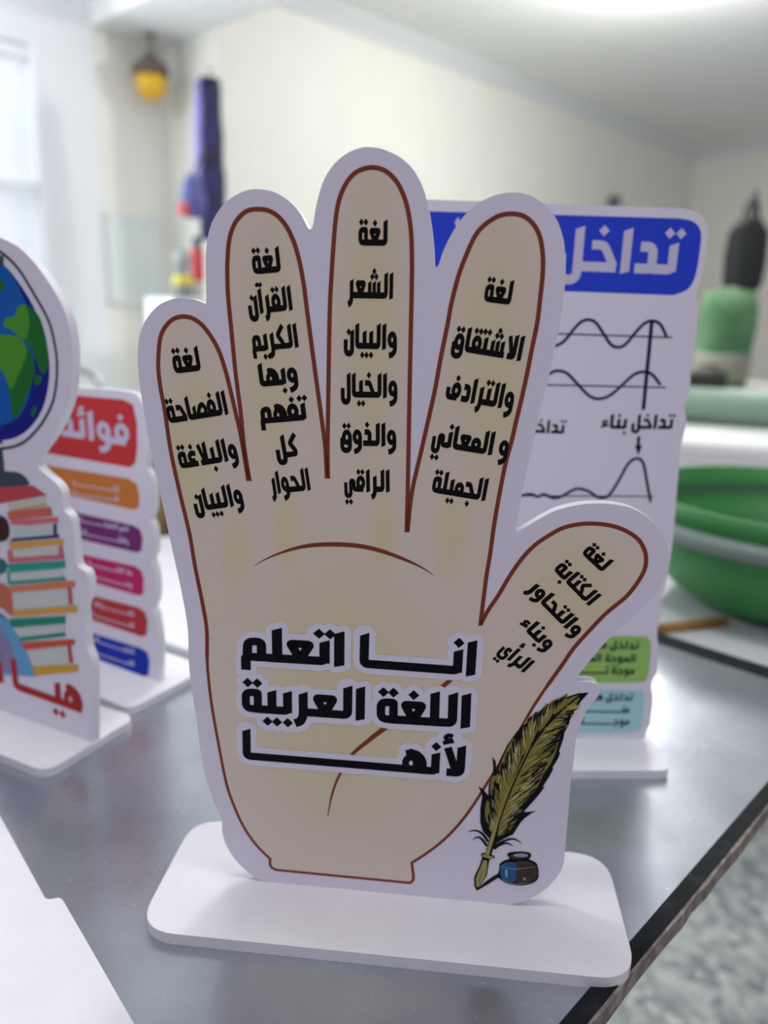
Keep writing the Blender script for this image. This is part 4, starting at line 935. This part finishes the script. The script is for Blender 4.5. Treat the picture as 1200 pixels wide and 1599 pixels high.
# cabinet behind the machine with a dark box, a green sack and a black coat
pk = at_y(1150, 610, 2.3)
sc = thing('storage_cabinet', 'grey cabinet behind the flatbed machine at the far right', 'cabinet', (pk.x + 0.2, pk.y + 0.2, FLOOR), -0.4)
bm = rbox((-0.36, -0.22, 0), (0.6, 0.22, pk.z - FLOOR), 0.008); link('cabinet_body', bm, mat('cabinet_grey', (0.47, 0.47, 0.42), 0.6), sc)
for x0, x1 in ((-0.34, 0.11), (0.13, 0.58)):
    bm = rbox((x0, -0.236, 0.06), (x1, -0.22, pk.z - FLOOR - 0.03), 0.004); dr = link('door', bm, mat('cabinet_grey2', (0.50, 0.50, 0.45), 0.6), sc)
    bm = bmesh.new(); tube(bm, [(x1 - 0.04, -0.24, 0.5), (x1 - 0.04, -0.26, 0.5), (x1 - 0.04, -0.26, 0.6), (x1 - 0.04, -0.24, 0.6)], 0.006); link('handle', bm, TUB, dr)
zk_ = pk.z
pq = at_y(1108, 590, 2.25)
o = thing('black_case', 'small black case on the grey cabinet, right of the wave board', 'case', (pq.x, pq.y + 0.02, zk_), -0.4)
bm = rbox((-0.05, -0.06, 0), (0.055, 0.06, 0.055), 0.01); link('case_body', bm, mat('case_black', (0.02, 0.022, 0.02), 0.6), o)
bm = bmesh.new(); tube(bm, [(-0.025, 0, 0.053), (-0.025, 0, 0.07), (0.025, 0, 0.07), (0.025, 0, 0.053)], 0.005); link('handle', bm, mat('case_black', (0.02, 0.022, 0.02), 0.6), o)
pq = at_y(1138, 490, 2.4)
o = thing('green_sack', 'green cloth sack standing on the grey cabinet below the black bag', 'sack', (pq.x, pq.y, zk_), -0.4)
hs = pq.z - zk_ + 0.08; bm = bmesh.new(); lathe(bm, [(0, 0), (0.075, 0.0), (0.075, hs * 0.35), (0.085, hs * 0.62), (0.09, hs * 0.8), (0.07, hs * 0.95), (0, hs)], 22)
for v in bm.verts:
    a = math.atan2(v.co.y, v.co.x); s_ = 1 + 0.10 * math.sin(4 * a + v.co.z * 20); v.co.x *= s_; v.co.y *= s_
for f in bm.faces: f.material_index = 0
link('sack_body', bm, mat('sack_green', srgb(76, 130, 84), 0.7, noise=(srgb(104, 146, 104), 12, 0.4, 0.6)), o, True)
bm = bmesh.new(); lathe(bm, [(0.08, 0.02), (0.083, 0.03), (0.083, hs * 0.34), (0.079, hs * 0.35)], 22); link('grey_label_band', bm, mat('band_grey', srgb(150, 152, 136), 0.7), o, True)
# black coat hung on the right wall
pw = on_wall(1168, 400, cF, A)
pw = at_y(1166, 392, 3.4)
o = thing('black_backpack', 'black bag hanging on a thin dark stand at the far right, above the green sack', 'bag', (pw.x, pw.y, FLOOR), -0.4)
hc = pw.z - FLOOR
BKM = mat('bag_black', (0.02, 0.022, 0.022), 0.8)
bm = bmesh.new(); lathe(bm, [(0, hc + 0.13), (0.04, hc + 0.125), (0.075, hc + 0.07), (0.08, hc - 0.03), (0.075, hc - 0.14), (0.06, hc - 0.17), (0, hc - 0.18)], 24)
for v in bm.verts:
    a = math.atan2(v.co.y, v.co.x); s_ = 1 + 0.06 * math.sin(6 * a); v.co.x *= s_ * 1.05; v.co.y = v.co.y * s_ * 0.7 - 0.07
link('bag_body', bm, BKM, o, True)
for sx in (-1, 1):
    bm = bmesh.new(); tube(bm, [(sx * 0.03, -0.07, hc + 0.11), (sx * 0.02, -0.03, hc + 0.19), (0, 0.0, hc + 0.215)], 0.008); link('strap', bm, BKM, o, True)
bm = bmesh.new(); tube(bm, [(0, 0, 0), (0, 0, hc + 0.25)], 0.015); link('stand_pole', bm, MD, o, True)
bm = bmesh.new(); lathe(bm, [(0, 0), (0.18, 0), (0.18, 0.02), (0.03, 0.04), (0, 0.04)], 24); link('stand_foot', bm, MD, o, True)
# small black knob of a hook on the far wall above the wave board
pk2 = on_wall(952, 316, cF, B)
bm = bmesh.new(); lathe(bm, [(0, -0.05), (0.05, -0.045), (0.065, 0), (0.05, 0.05), (0, 0.055)], 16); o = link('wall_hook', bm, mat('hook_dark', (0.12, 0.12, 0.12), 0.6), None, True)
o.location = pk2 - B * 0.06; tag(o, 'small dark knob on the back wall just above the wave board', 'hook')
